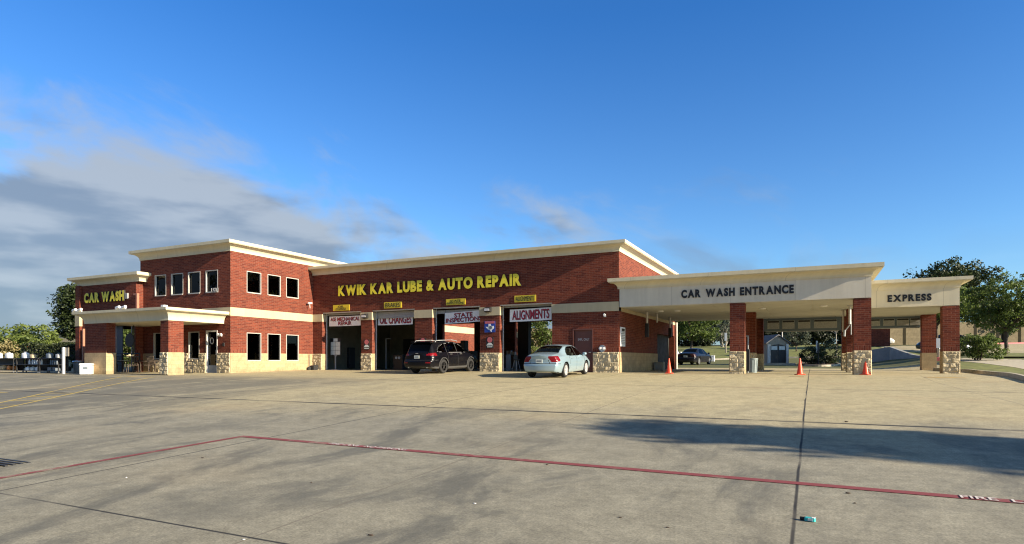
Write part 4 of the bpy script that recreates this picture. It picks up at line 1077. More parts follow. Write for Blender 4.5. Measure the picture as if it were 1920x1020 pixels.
# ================================================================== TREES
def leaves(m_v, m_f, cen, rad, n, size, rng, shell=.55, flat=.35):
    d = rng.normal(size=(n, 3)); d /= np.linalg.norm(d, axis=1)[:, None]
    rr = (shell + (1 - shell) * rng.random(n) ** .6)
    p = np.array(cen) + d * rr[:, None] * np.array(rad)
    nrm = rng.normal(size=(n, 3)) + d * .8 + np.array((0, 0, flat)); nrm /= np.linalg.norm(nrm, axis=1)[:, None]
    u = np.cross(nrm, rng.normal(size=(n, 3))); u /= np.linalg.norm(u, axis=1)[:, None]; v = np.cross(nrm, u)
    s = size * (.6 + .8 * rng.random(n))[:, None]
    b = len(m_v) and sum(len(q) for q in m_v)
    quad = np.stack([p - u * s * .5, p + v * s * .28 + nrm * s * .06, p + u * s * .5, p - v * s * .28 + nrm * s * .06], 1).reshape(-1, 3)
    m_v.append(quad)
def tree(name, label, cat, base, trunk_h, trunk_r, crown, n, size, mat, bark='wood', seed=1, group=None, clump=.22, multi=1, lean=(0, 0)):
    """crown: list of (dx, dy, z, rx, ry, rz) relative to the base"""
    rng = np.random.default_rng(seed); rnd = random.Random(seed)
    t = thing(name, base, label, cat, group)
    bx, by, bz = base
    vol = [c[3] * c[4] * c[5] for c in crown]; tv = sum(vol); mv = []; tips = []
    for c, vv in zip(crown, vol):
        k = max(1, int(n * vv / tv)); ncl = max(5, int(k / 46))
        for q in range(ncl):
            d = rng.normal(size=3); d /= np.linalg.norm(d); r = (.35 + .65 * rng.random() ** .5)
            cc = np.array((c[0], c[1], c[2])) + d * r * np.array(c[3:6]) * .92
            if cc[2] < trunk_h * .55 and c[2] > trunk_h: cc[2] = trunk_h * .55 + rng.random() * .3
            cr = clump * (c[3] + c[4] + c[5]) / 3 * (.55 + .9 * rng.random())
            leaves(mv, None, cc, (cr * 1.25, cr * 1.25, cr * .8), max(6, int(k / ncl)), size, rng, .2)
            if q % 3 == 0: tips.append(cc)
    V = np.concatenate(mv); nf = len(V) // 4
    me = bpy.data.meshes.new('crown'); me.vertices.add(len(V)); me.vertices.foreach_set('co', V.astype(np.float32).ravel())
    me.loops.add(nf * 4); me.loops.foreach_set('vertex_index', np.arange(nf * 4, dtype=np.int32)); me.polygons.add(nf)
    me.polygons.foreach_set('loop_start', np.arange(0, nf * 4, 4, dtype=np.int32)); me.polygons.foreach_set('loop_total', np.full(nf, 4, dtype=np.int32))
    me.materials.append(M[mat]); me.update(calc_edges=True); me.validate()
    o = bpy.data.objects.new('crown', me); C.objects.link(o); o.parent = t
    m = MB()
    for s in range(multi):
        a = 2 * math.pi * s / max(1, multi) + .4; k = 0 if multi == 1 else trunk_r * 2.2
        top_ = Vector((lean[0] + k * 2.2 * math.cos(a), lean[1] + k * 2.2 * math.sin(a), trunk_h))
        p0 = Vector((k * math.cos(a) * .4, k * math.sin(a) * .4, -.15)); pr = p0
        for q in range(1, 6):
            f = q / 5; pn = p0.lerp(top_, f) + Vector((rnd.uniform(-1, 1), rnd.uniform(-1, 1), 0)) * trunk_r * .35
            m.bar(pr, pn, trunk_r * (1.25 - .5 * (f - .2)) if q > 1 else trunk_r * 1.5, trunk_r * (1.15 - .5 * f), 10, False); pr = pn
        for q in range(max(4, min(26, len(tips)) // multi)):
            tp = Vector(tips[(q * 7 + s) % len(tips)]) if tips else top_; md = pr.lerp(tp, .5) + Vector((rnd.uniform(-.2, .2), rnd.uniform(-.2, .2), .15 * trunk_h * .3))
            m.bar(pr - Vector((0, 0, .12 * trunk_h * rnd.random())), md, trunk_r * .42, trunk_r * .24, 6, False); m.bar(md, tp, trunk_r * .24, trunk_r * .07, 5, False)
    m.build('trunk', M[bark], t, True, True)
    return t
def gp(px, wd, dz=0):
    X, Y = rayXY(px, wd); return (X, Y, GZ(X, Y) + dz)
def topz(py, base, wd): return EYE - (py - HY) / F * wd - base[2]

# left: pale ornamental tree, dark oak behind the wing, hedge and red-tipped shrubs
b = gp(48, 56); H = topz(603, b, 56)
tree('ornamental_tree', 'broad light green tree behind the merchandise carts at far left', 'tree', b, 1.4, .10, [(0, 0, H * .62, 3.6, 2.2, H * .36), (-2.4, .5, H * .55, 2.4, 2, H * .36), (2.7, 0, H * .46, 2.3, 1.9, H * .27), (-.5, 0, H * .40, 4.0, 2, H * .25)], 6500, .27, 'lf_light', 'palebark', 3, multi=4, clump=.2)
b = gp(4, 54)
tree('shrub', 'pale dry shrub at the left edge behind the carts', 'shrub', b, .5, .05, [(0, 0, 1.25, 2.4, 1.2, 1.15)], 2200, .2, 'lf_dry', 'palebark', 4, multi=4)
b = gp(151, 58); H = topz(522, b, 58)
tree('oak_tree', 'dark oak rising behind the left end of the car wash wing', 'tree', b, 3.2, .22, [(0, 0, H * .62, 2.2, 2.4, H * .34), (1.0, .5, H * .72, 2.3, 2.4, H * .27), (-.9, 0, H * .46, 1.3, 1.5, H * .16)], 17000, .27, 'lf_oak', 'wood', 5, clump=.26)
for i, (px, wd, c) in enumerate(((60, 53, 1.1), (112, 53, .9))):
    b = gp(px, wd)
    tree('red_tip_shrub', ('red tipped shrub left of the pair above the dark hedge', 'red tipped shrub right of the pair above the dark hedge')[i], 'shrub', b, .7, .05, [(0, 0, 1.75, c, .6, .42), (.4, 0, 1.4, c, .6, .5)], 700, .17, 'lf_red', 'wood', 11 + i, 'red tipped shrubs', multi=3)
def hedge(p0, p1, h, d, label, seed, mat='hedge', dens=900):
    (xa, ya), (xb, yb) = p0, p1; L = math.hypot(xb - xa, yb - ya); rng = np.random.default_rng(seed)
    t = thing('hedge', ((xa + xb) / 2, (ya + yb) / 2, GZ((xa + xb) / 2, (ya + yb) / 2)), label, 'hedge')
    n = int(dens * L); u = rng.random(n); f = rng.random(n); px = xa + (xb - xa) * u - t.location.x; py = ya + (yb - ya) * u - t.location.y
    side = rng.integers(0, 3, n); oy = np.where(side == 0, rng.uniform(-d / 2, d / 2, n), np.where(side == 1, -d / 2, d / 2) + rng.normal(0, .05, n)); oz = np.where(side == 0, h + rng.normal(0, .06, n), rng.random(n) * h)
    nx_, ny_ = -(yb - ya) / L, (xb - xa) / L
    P_ = np.stack([px + nx_ * oy, py + ny_ * oy, oz + .12 * np.sin(u * L * 1.7)], 1); mv = []
    nr = rng.normal(size=(n, 3)); nr /= np.linalg.norm(nr, axis=1)[:, None]; uu = np.cross(nr, rng.normal(size=(n, 3))); uu /= np.linalg.norm(uu, axis=1)[:, None]; vv = np.cross(nr, uu); s = .09 * (.6 + .8 * rng.random(n))[:, None]
    V = np.stack([P_ - uu * s, P_ + vv * s * .6, P_ + uu * s, P_ - vv * s * .6], 1).reshape(-1, 3)
    m = MB(); m.add(V.tolist(), [(4 * k, 4 * k + 1, 4 * k + 2, 4 * k + 3) for k in range(n)]); m.build('foliage', M[mat], t, False, True)
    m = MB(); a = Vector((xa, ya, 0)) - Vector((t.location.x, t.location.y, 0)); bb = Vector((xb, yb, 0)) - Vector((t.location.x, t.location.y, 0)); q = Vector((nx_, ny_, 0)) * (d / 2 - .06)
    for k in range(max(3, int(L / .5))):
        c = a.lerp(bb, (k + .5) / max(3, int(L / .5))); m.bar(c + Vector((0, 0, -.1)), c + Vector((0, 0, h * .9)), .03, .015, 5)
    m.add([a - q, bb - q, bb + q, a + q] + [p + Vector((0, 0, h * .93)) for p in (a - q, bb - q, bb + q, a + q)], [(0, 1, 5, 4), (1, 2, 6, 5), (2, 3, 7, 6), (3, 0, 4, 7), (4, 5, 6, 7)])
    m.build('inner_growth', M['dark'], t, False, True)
hedge(gp(48, 51)[:2], gp(168, 49)[:2], 1.85, .9, 'dark clipped hedge behind the merchandise carts', 21)
hedge(gp(-20, 60)[:2], gp(60, 62)[:2], 1.5, .9, 'low dark hedge at the far left edge under the light tree', 22)
# tan building far left
b = gp(128, 120)
t = thing('tan_building', b, 'low tan rendered building far behind the oak at left', 'building')
zt = topz(625, b, 120)
MB().box(b[0] - 5, b[0] + 7, b[1], b[1] + 10, b[2] - .5, b[2] + zt).build('wall', M['tan'], t)
MB().box(b[0] - 5.2, b[0] + 7.2, b[1] - .2, b[1] + 10.2, b[2] + zt, b[2] + zt + .25).build('roof', M['cream'], t)
# trees behind the hall, seen through the bays
for i, (px, wd, hh) in enumerate(((985, 70, 7), (1030, 66, 6), (940, 72, 7))):
    b = gp(px, wd)
    tree('courtyard_tree', ('green tree seen through the rightmost bay, left one', 'green tree seen through the rightmost bay, right one', 'green tree hidden mostly by the third pier')[i], 'tree', b, 1.6, .12, [(0, 0, hh * .62, 2.6, 2.2, hh * .36), (.8, 0, hh * .4, 2.2, 2, hh * .22)], 2600, .3, 'lf_mid', 'wood', 31 + i, 'trees behind the hall')
b = gp(1022, 57)
tree('shrub', 'sunlit green shrub seen through the rightmost bay', 'shrub', b, .4, .05, [(0, 0, 1.0, 1.9, 1.0, .95)], 1800, .16, 'lf_light', 'wood', 35, multi=3)
# beyond the canopies
b = gp(1297, 76)
tree('broadleaf_tree', 'leafy green tree on the lawn beyond the entrance canopy', 'tree', b, 1.3, .16, [(0, 0, 3.6, 3.3, 2.6, 2.5), (1.6, 0, 3.0, 2.2, 2, 1.9), (-1.2, -.5, 4.6, 2.2, 2, 2.0)], 6500, .27, 'lf_mid', 'wood', 41)
b = gp(1356, 84)
tree('grey_leaf_tree', 'grey leaved small tree right of the leafy one beyond the canopy', 'tree', b, .8, .12, [(0, 0, 2.3, 2.3, 2, 1.6)], 2200, .24, 'lf_grey', 'palebark', 42, multi=3)
wood = [(1250, 104, 9.5), (1330, 108, 10.5), (1395, 98, 9), (1448, 104, 10), (1500, 96, 8.5), (1548, 100, 10), (1600, 104, 10), (1650, 112, 9.5)]
for i, (px, wd, hh) in enumerate(wood):
    b = gp(px, wd)
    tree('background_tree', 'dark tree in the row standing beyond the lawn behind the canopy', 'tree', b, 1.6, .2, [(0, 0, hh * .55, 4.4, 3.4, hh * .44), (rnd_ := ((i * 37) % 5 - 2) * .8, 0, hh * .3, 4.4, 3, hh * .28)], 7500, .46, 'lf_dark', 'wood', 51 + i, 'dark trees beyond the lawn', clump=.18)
b = gp(1470, 70)
tree('grey_leaf_tree', 'small bushy tree beside the garden shed', 'tree', gp(1493, 68), .6, .08, [(0, 0, 1.6, 1.5, 1.2, 1.1)], 1500, .2, 'lf_grey', 'wood', 61)
b = gp(1568, 62)
tree('young_tree', 'slim pale trunked young tree behind the shrub island', 'tree', b, 2.3, .06, [(-.6, 0, 3.2, 1.9, 1.4, .8), (.5, 0, 3.6, 1.2, 1.2, .8)], 1300, .22, 'lf_mid', 'palebark', 62)
# shrubs of the island
for i, (px, wd, c) in enumerate(((1524, 50, (1.05, .8)), (1552, 51, (1.2, .95)))):
    b = gp(px, wd)
    tree('round_shrub', ('round dark shrub on the mulched island, left of the dark post', 'round dark shrub on the mulched island, right of the dark post')[i], 'shrub', b, .3, .05, [(0, 0, c[1] * .95, c[0], c[0], c[1])], 2800, .12, 'lf_oak', 'wood', 63 + i, 'shrubs of the island', multi=4, clump=.26)
# right hand trees
b = gp(1776, 66); H = topz(485, b, 66)
tree('large_oak', 'large dark oak rising behind the express canopy', 'tree', b, 3.4, .32, [(0, 0, H * .66, 4.4, 4, H * .31), (2.4, 0, H * .60, 3.6, 3.4, H * .32), (-2.2, 0, H * .62, 3.0, 3, H * .26), (.8, 0, H * .84, 2.6, 2.6, H * .17), (3.2, 0, H * .42, 3.8, 3, H * .18)], 15000, .30, 'lf_oak', 'wood', 71, clump=.2)
b = G(1886, 668.5); wd = -b.x * SN + b.y * CS; H = topz(500, b, wd)
tree('parking_lot_tree', 'near green tree with a bare forked trunk at the right edge', 'tree', tuple(b), 1.75, .125, [(.6, 0, H * .66, 2.1, 2, H * .30), (-1.0, 0, H * .60, 1.7, 1.7, H * .25), (1.9, 0, H * .56, 1.8, 1.8, H * .27), (.2, 0, H * .42, 2.6, 2, H * .16)], 11000, .165, 'lf_mid', 'wood', 72, clump=.19)
b = G(1833, 679)
tree('large_shrub', 'wide dark green shrub right of the express canopy pier', 'shrub', tuple(b), .45, .05, [(-.15, 0, 1.0, 1.25, 1.0, .8), (.7, 0, .85, .85, .8, .7), (.1, 0, 1.35, .9, .8, .55)], 5200, .13, 'lf_mid', 'wood', 73, multi=6, clump=.24)
for i, (px, wd, hh) in enumerate(((1700, 95, 8), (1850, 92, 8.5), (1925, 90, 8), (1990, 88, 8), (1885, 78, 6))):
    b = gp(px, wd)
    tree('background_tree', 'dark tree beyond the precast fence at right', 'tree', b, 2.2, .2, [(0, 0, hh * .6, 3.9, 3.2, hh * .36), (1.2, 0, hh * .42, 3.4, 3, hh * .25)], 3200, .38, 'lf_oak', 'wood', 81 + i, 'trees beyond the fence', clump=.18)
b = (8.3, 54.9, GZ(8.3, 54.9))
tree('canopy_side_tree', 'tree standing close behind the express canopy with leaves showing beside its rear pier', 'tree', b, 2.4, .11, [(0, 0, 4.0, 2.3, 2.4, 1.7), (.9, 0, 3.2, 1.5, 1.5, .9), (-1.3, .6, 4.1, 1.6, 1.8, 1.3)], 9000, .2, 'lf_mid', 'wood', 75, clump=.26)
b = (XatY(214, 40), 40, GZ(XatY(214, 40), 40))
tree('lobby_side_tree', 'green tree seen through the glazed opening under the porch', 'tree', b, .9, .12, [(0, 0, 2.8, 3.0, 2.4, 2.8), (1.8, 0, 1.8, 2.4, 1.8, 1.7), (-1.8, 0, 1.9, 2.4, 1.8, 1.8)], 11000, .27, 'lf_mid', 'wood', 76)
# low growth under the dark trees
for i, (px, wd, L_) in enumerate(((1290, 92, 9), (1400, 92, 9), (1500, 90, 8), (1590, 92, 8))):
    b = gp(px, wd)
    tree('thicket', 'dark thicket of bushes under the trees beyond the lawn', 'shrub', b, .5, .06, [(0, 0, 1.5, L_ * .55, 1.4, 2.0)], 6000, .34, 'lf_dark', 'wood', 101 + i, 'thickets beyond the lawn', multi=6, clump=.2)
# unseen tree line added behind the viewer to cut sky light and darken reflections
tl = [tree('sky_blocker_tree', 'tall dark tree added unseen behind the viewer to block low sky light', 'tree', (-150, -40, -2.0), 3.0, .35, [(0, 0, 9.5, 5.6, 4, 7.0), (1, 0, 4.6, 5.8, 3.8, 3.8)], 3600, .62, 'lf_oak', 'wood', 111, 'sky blocking trees added behind the viewer')]
rnd = random.Random(8)
for k in range(1, 25):
    x = -150 + k * 8.5 + rnd.uniform(-2, 2); y = -36 + rnd.uniform(-4, 4)
    copy_tree(tl[0], (x, y, -2.0), rnd.uniform(0, 6), None, None, (1, 1, rnd.uniform(.9, 1.35)))
# row of trees just outside the right of the view whose shade falls across the drive
for i, (x, y, hh, ry) in enumerate(((16.6, 8.7, 8.4, 1.25), (23, 7.5, 9.2, 1.5), (30, 6.8, 10.0, 1.8), (37, 6.2, 10.5, 2.0))):
    tree('street_tree', 'broad street tree beside the drive, just right of the view', 'tree', (x, y, GZ(x, y)), 2.6, .2, [(0, 0, hh * .60, 2.4, ry, hh * .32), (.8, .2, hh * .78, 1.9, ry * .8, hh * .2), (-.9, -.2, hh * .52, 1.9, ry * .85, hh * .2)], 9500, .26, 'lf_mid', 'wood', 91 + i, 'street trees right of the drive', clump=.24)
# ================================================================== SMALL THINGS ROUND THE SHOP
# traffic cones
def make_cone(loc, label):
    t = thing('traffic_cone', loc, label, 'traffic cone', 'traffic cones at the canopy entrance')
    MB().rbox(-.18, .18, -.18, .18, 0, .035, .03).build('base', M['orange'], t, False, True)
    MB().lathe([(.135, .03), (.118, .10), (.026, .70), (.020, .715), (.0001, .715)], (0, 0, 0), 20).build('cone', M['orange'], t, 'auto', True)
    MB().lathe([(.094, .245), (.0665, .405)], (0, 0, 0), 20).build('collar', M['white'], t, 'auto', True)
    MB().lathe([(.058, .455), (.0415, .555)], (0, 0, 0), 20).build('collar', M['white'], t, 'auto', True)
    return t
c0 = make_cone(G(1254.5, 700.3), 'orange traffic cone near the dark side opening of the hall')
copy_tree(c0, G(1500, 702.6), .4, 'orange traffic cone standing alone mid way between the two front piers')
copy_tree(c0, G(1623, 702.8), 1.1, 'orange traffic cone right in front of the corner pier')
# bin beside the first pier
b = G(1410, 697); b = Vector((-2.25, 31.6, 0)); b.x = XatY(1411, 33.0); b.y = 33.0
t = thing('rubbish_bin', b, 'grey ribbed rubbish bin standing behind the first canopy pier', 'bin')
m = MB().lathe([(.20, 0), (.235, .66), (.26, .67), (.26, .72), (.245, .72), (.20, .1), (.0001, .1)], (0, 0, 0), 24)
for k in range(12): a = 2 * math.pi * k / 12; m.bar((.205 * math.cos(a), .205 * math.sin(a), .03), (.24 * math.cos(a), .24 * math.sin(a), .64), .012, n=5)
m.build('body', plain('bin_grey', (.22, .27, .28), .5), t, 'auto', True)
for a in (0, math.pi): MB().tube([(.26 * math.cos(a), -.05, .6), (.30 * math.cos(a), -.05, .6), (.30 * math.cos(a), .05, .6), (.26 * math.cos(a), .05, .6)], .012).build('handle', M['black'], t, False, True)
# white service pole by the first pier + black box
x = XatY(1402.5, 31.6)
t = thing('service_pole', (x, 31.6, 0), 'thin pale metal pole with a black lower box beside the first canopy pier', 'pole')
MB().bar((0, 0, 0), (0, 0, 1.78), .035).bar((-.12, 0, 1.78), (.03, 0, 1.78), .035).build('pole', M['greymetal'], t, False, True)
MB().rbox(-.10, .08, -.06, .06, .1, 1.15, .02).build('box', M['black'], t, False, True)
# pale box by the side opening
b = G(1236, 696)
y = YatX(1236, XR + .4)
t = thing('equipment_box', (XR + .42, y, 0), 'pale grey ribbed equipment box on the floor beside the dark side opening', 'box')
MB().rbox(-.28, .28, -.25, .25, 0, .52, .03).build('case', M['shed'], t, False, True)
m = MB()
for k in range(6): m.box(-.22, .22, -.262, -.251, .08 + k * .07, .115 + k * .07)
m.build('louvre', M['greymetal'], t, False, True)
# hanging tubes under the canopy
def hang(px, Y, z0, zm, label, black=True, r=.06):
    x = XatY(px, Y); t = thing('hanging_tube', (x, Y, ZF0), label, 'hanging tube', 'tubes hung from the canopy')
    MB().lathe([(.12, -.02), (.12, .0)], (0, 0, -.015), 14).build('flange', M['greymetal'], t, False, True)
    MB().bar((0, 0, -.018), (0, 0, zm - ZF0), r, n=12).build('tube', M['whitemetal'], t, 'auto', True)
    if black: MB().rbox(-.10, .10, -.10, .10, z0 - ZF0, zm - ZF0, .03).build('sensor_head', M['black'], t, False, True)
    return t
hang(1213.2, 33.2, 1.87, 2.62, 'white tube with a black box at its end, nearest the hall wall')
hang(1256.5, 38.2, 2.05, 2.6, 'white tube with a black box at its end, further back along the hall wall', r=.05)
t = hang(1593.5, 33.6, 1.9, 2.35, 'white tube with an angled camera arm left of the corner pier', False)
MB().bar((0, 0, -.95), (-.22, 0, -1.25), .03).bar((-.22, 0, -1.2), (-.24, 0, -1.5), .06, n=10).bar((.05, 0, -.8), (.05, 0, -1.42), .028).build('camera_arm', M['greymetal'], t, 'auto', True)
hang(1581, 36.5, 2.3, 2.1, 'thin pale tube left of the camera tube at the corner pier', False, .05)
hang(1232, 34.8, 2.3, 2.75, 'short pale stub tube between the two black tipped tubes', False, .05)
# round lamps in the soffit
for px, py in ((1270, 581.5), (1239, 582), (1430, 577), (1545, 572)):
    wd = (ZF0 - EYE) / (HY - py) * F; X, Y = rayXY(px, wd)
    t = thing('soffit_lamp', (X, Y, ZF0 - .02), 'small round lamp under the wide canopy ceiling', 'lamp', 'lamps under the canopy')
    MB().lathe([(.16, 0), (.15, -.05), (.0001, -.07)], (0, 0, 0), 18).build('lamp_body', M['white'], t, 'auto', True)
# menu boards
def menu(x0, x1, z0, z1, Y, panes, label):
    t = thing('menu_board', ((x0 + x1) / 2, Y, z0), label, 'menu board', 'price boards under the canopies')
    MB().box(x0, x1, Y, Y + .12, z0, z1).build('frame', M['bluegrey'], t)
    for a, b in panes:
        xa, xb = x0 + (x1 - x0) * a, x0 + (x1 - x0) * b; p = MB().box(xa, xb, Y - .02, Y - .002, z0 + (z1 - z0) * .17, z1 - (z1 - z0) * .17).build('panel', M['panelink'], t)
        q = MB()
        q.box(xa + .02, xb - .02, Y - .026, Y - .021, z1 - (z1 - z0) * .33, z1 - (z1 - z0) * .2); q.build('heading', M['blackletter'], p)
        q = MB()
        for k in range(4): q.box(xa + .06, xb - .06 - (k % 2) * .12, Y - .026, Y - .021, z0 + (z1 - z0) * (.22 + k * .10), z0 + (z1 - z0) * (.245 + k * .10))
        q.build('print', M['greymetal'], p)
    MB().box(x0 + .1, x1 - .1, Y + .02, Y + .1, z0 - .05, z0).build('rail', M['greymetal'], t)
    for x in (x0 + .3, x1 - .3): MB().bar((x, Y + .06, z1), (x, Y + .06, ZF0 if x < CX1 else EZ0), .025).build('hanger', M['greymetal'], t)
menu(XatY(1432, 41.4), XatY(1577, 41.4), 2.42, 3.21, 41.4, [(.05, .21), (.25, .41), (.455, .615), (.66, .95)], 'wide blue grey framed price board hung at the back of the entrance canopy')
menu(XatY(1630, 41.4), XatY(1728.5, 41.4), 2.5, 3.12, 41.4, [(.02, .21), (.27, .49), (.53, .76), (.78, .97)], 'blue grey framed price board hung under the express canopy')
# wall signs and fittings on the hall
y0, y1 = YM + .10, YatX(1170.5, XR)
t = thing('clearance_sign', (XR + .04, y0, 1.4), 'tall white sign with grey printing on the hall side wall by the corner', 'sign')
MB().box(XR + .03, XR + .055, y0, y1, ZatXY(650, XR, 31), ZatXY(614.5, XR, 31)).build('board', M['white'], t)
q = MB(); zb_, zt_ = ZatXY(650, XR, 31), ZatXY(614.5, XR, 31)
for k in range(8): q.box(XR + .056, XR + .060, y0 + .12, y1 - .08, zb_ + .12 + k * .085, zb_ + .155 + k * .085)
q.build('print', M['greymetal'], t); MB().box(XR + .056, XR + .060, y0 + .2, y1 - .12, zt_ - .2, zt_ - .07).build('emblem', M['blackletter'], t)
def fdc(px, py):
    x = XatY(px, YM); z = ZatXY(py, x, YM); t = thing('fire_inlet', (x, YM - .02, z), 'round chrome twin fire inlet on the brick beside the brown door', 'fire inlet')
    MB().lathe([(.0001, -.03), (.17, -.03), (.18, .0), (.18, .015)], (0, 0, 0), 20, 'Y').build('flange', M['silver'], t, 'auto', True)
    for s in (-.085, .085): MB().lathe([(.0001, -.16), (.055, -.15), (.06, -.10), (.05, -.03)], (s, 0, 0), 14, 'Y').build('cap', M['white'], t, 'auto', True)
fdc(1129.5, 653.5)
def small_lamp(px, py, Y, label, s=1.0):
    x = XatY(px, Y); z = ZatXY(py, x, Y); t = thing('wall_lamp', (x, Y, z), label, 'lamp')
    MB().rbox(-.06 * s, .06 * s, -.06, .0, -.08 * s, .06 * s, .02).build('housing', M['white'], t, False, True)
    MB().lathe([(.05 * s, -.16), (.065 * s, -.14), (.035 * s, -.05)], (0, 0, .02), 12, 'Y').build('head', M['white'], t, 'auto', True)
small_lamp(1134.5, 591.3, YM, 'small white lamp on the brick above the brown door')
x = XatY(414.5, YT); z = ZatXY(629, x, YT)
t = thing('twin_emergency_lamp', (x, YT, z), 'white twin head lamp on the brick right of the glass door', 'lamp')
MB().rbox(-.12, .12, -.08, -.004, -.05, .05, .03).build('housing', M['white'], t, False, True)
for s in (-.11, .13): MB().lathe([(.0001, -.18), (.08, -.17), (.08, -.10), (.05, -.06)], (s, 0, .04), 14, 'Y').build('head', M['white'], t, 'auto', True)
x = XatY(420, YT); z = ZatXY(646, x, YT)
t = tag(MB().rbox(x - .07, x + .07, YT - .06, YT - .003, z - .1, z + .1, .02).build('meter_box', M['black']), 'small black box on the brick below the twin lamp', 'meter box')
for px, py, lab in ((687, 593.5, 'dark boxy flood lamp on the band between the first two bays'), (917, 581.5, 'dark boxy flood lamp on the band between the last two bays')):
    x = XatY(px, YM); z = ZatXY(py, x, YM); t = thing('flood_lamp', (x, YM - .06, z), lab, 'lamp', 'flood lamps on the band')
    MB().add([(-.19, 0, .17), (.19, 0, .17), (.19, -.24, .10), (-.19, -.24, .10), (-.19, 0, -.13), (.19, 0, -.13), (.19, -.20, -.08), (-.19, -.20, -.08)], [(0, 1, 2, 3), (4, 7, 6, 5), (0, 4, 5, 1), (1, 5, 6, 2), (2, 6, 7, 3), (3, 7, 4, 0)]).build('housing', M['black'], t, False, True)
    MB().box(-.15, .15, -.235, -.212, -.06, .08).build('lens', M['lens'], t, False, True)
y = YatX(577.5, XT); z = ZatXY(570, XT, y)
t = thing('security_camera', (XT, y, z), 'white security camera on the sunlit tower wall above the band', 'camera')
MB().bar((0, 0, 0), (.16, 0, 0), .03).bar((.16, -.02, -.02), (.22, -.05, -.28), .02).build('bracket', M['whitemetal'], t, 'auto', True)
MB().bar((.2, -.2, .02), (.2, .12, .06), .055, n=10).build('camera_body', M['white'], t, 'auto', True)
# flood lamps lying on the porch roof edge
for px, py, lab in ((146, 585.3, 'white twin flood lamp at the left end of the porch roof edge'), (228, 577.8, 'white twin flood lamp midway along the porch roof edge')):
    x = XatY(px, PY - .3); t = thing('roof_lamp', (x, PY - .25, ZP1), lab, 'lamp', 'flood lamps on the porch roof')
    MB().rbox(-.18, .18, -.1, .1, .0, .08, .03).build('mount', M['white'], t, False, True)
    for s in (-.27, .25): MB().bar((s - .14, -.05, .08), (s + .16, -.1, .14), .10, .07, 10).build('head', M['white'], t, 'auto', True)
x = XatY(202, YW - 1); t = tag(MB().rbox(x - .3, x + .25, YW - 1.2, YW - .8, ZP1 - .02, ZP1 + .22, .05).build('roof_unit', M['greymetal']), 'small grey unit on the porch roof below the yellow lettering', 'roof unit')
x = XatY(317, PY - .3); t = tag(MB().rbox(PX1 + .0, PX1 + .25, PY - .42, PY - .2, ZP1 + .002, ZP1 + .10, .03).build('corner_cap', M['white']), 'small white block on the porch roof corner', 'cap')
x = XatY(239.5, YW); z = ZatXY(555, x, YW); t = tag(MB().rbox(x - .12, x + .12, YW - .10, YW - .004, z - .17, z + .17, .02).build('junction_box', M['greymetal']), 'small pale box on the brick right of the CAR WASH letters', 'junction box')
# long-handled pan and broom against the tower
b = G(588, 697.5); xx = XT + .30
yb_ = YatX(589, XT + .25)
t = thing('lobby_dustpan', (XT + .28, yb_, GZ(XT, yb_)), 'black long handled dustpan leaning at the corner by the leftmost bay', 'dustpan')
MB().rbox(-.16, .20, -.25, .22, 0, .30, .06).build('pan', M['rubber'], t, False, True)
MB().bar((-.05, .12, .25), (-.16, .16, .95), .02).rbox(-.2, -.12, .12, .20, .93, 1.02, .02).build('handle', M['black'], t, False, True)
t = thing('broom', (XT + .16, yb_ - .3, GZ(XT, yb_)), 'black broom leaning on the tower wall left of the dustpan', 'broom')
MB().bar((0, 0, .2), (-.08, .05, 1.0), .016).build('handle', M['black'], t, False, True); MB().rbox(-.05, .05, -.15, .15, 0, .2, .03).build('head', M['rubber'], t, False, True)
# ------------------------------------------------ inside the bays
def at(px, Y, z=0): return (XatY(px, Y), Y, z)
t = thing('notice_stand', at(629, 30.85), 'black stand carrying white paper sheets inside the leftmost bay', 'notice stand')
MB().bar((0, 0, 0), (0, 0, .95), .05).box(-.35, .35, -.2, .2, 0, .05).add([(-.2, 0, 1.05), (.2, 0, 1.05), (.05, 0, .85), (-.05, 0, .85), (-.2, .04, 1.05), (.2, .04, 1.05), (.05, .04, .85), (-.05, .04, .85)], [(0, 1, 2, 3), (4, 7, 6, 5), (0, 3, 7, 4), (1, 5, 6, 2), (0, 4, 5, 1), (2, 6, 7, 3)]).build('stand', M['greymetal'], t, False, True)
bd = MB().box(-.43, .43, .0, .04, .95, 2.05).build('board', M['black'], t, False, True)
for i in range(2):
    for j in range(3): MB().box(-.39 + i * .40, .0 + i * .40 - .012, -.012, -.002, .98 + j * .28, 1.26 + j * .28 - .012).build('sheet', M['paper'], bd, False, True)
MB().box(-.16, .18, -.012, -.002, 1.83, 2.04).build('sheet', M['paper'], bd, False, True)
t = thing('tool_cabinet', at(652, 33.5), 'black tool cabinet with bright labels inside the leftmost bay', 'cabinet')
MB().rbox(-.4, .4, -.3, .3, .08, 1.5, .03).build('case', M['black'], t, False, True)
for k in range(5): MB().box(-.36, .36, -.312, -.301, .15 + k * .26, .37 + k * .26).build('drawer', M['rubber'], t, False, True)
for x, z in ((-.1, 1.62), (-.2, 1.0), (.1, .6)): MB().box(x - .06, x + .06, -.325, -.313, z - .07, z + .07).build('sticker', M['paper'], t, False, True)
x, y, z = at(724, 34); t = tag(MB().bar((x, y, 0), (x, y, 2.1), .045).bar((x, y, 2.1), (x + .4, y, 2.1), .03).build('safety_post', M['greymetal']), 'thin pale post inside the second bay', 'post')
t = thing('service_machine', at(751, 33.5), 'dark service machine with two pale gauges beside the black car', 'machine')
MB().rbox(-.4, .4, -.3, .3, 0, 1.0, .05).build('case', M['black'], t, False, True)
for s in (-.12, .12): MB().lathe([(.0001, -.02), (.085, -.02), (.085, .0)], (s, -.30, .78), 14, 'Y').build('gauge', M['paper'], t, 'auto', True)
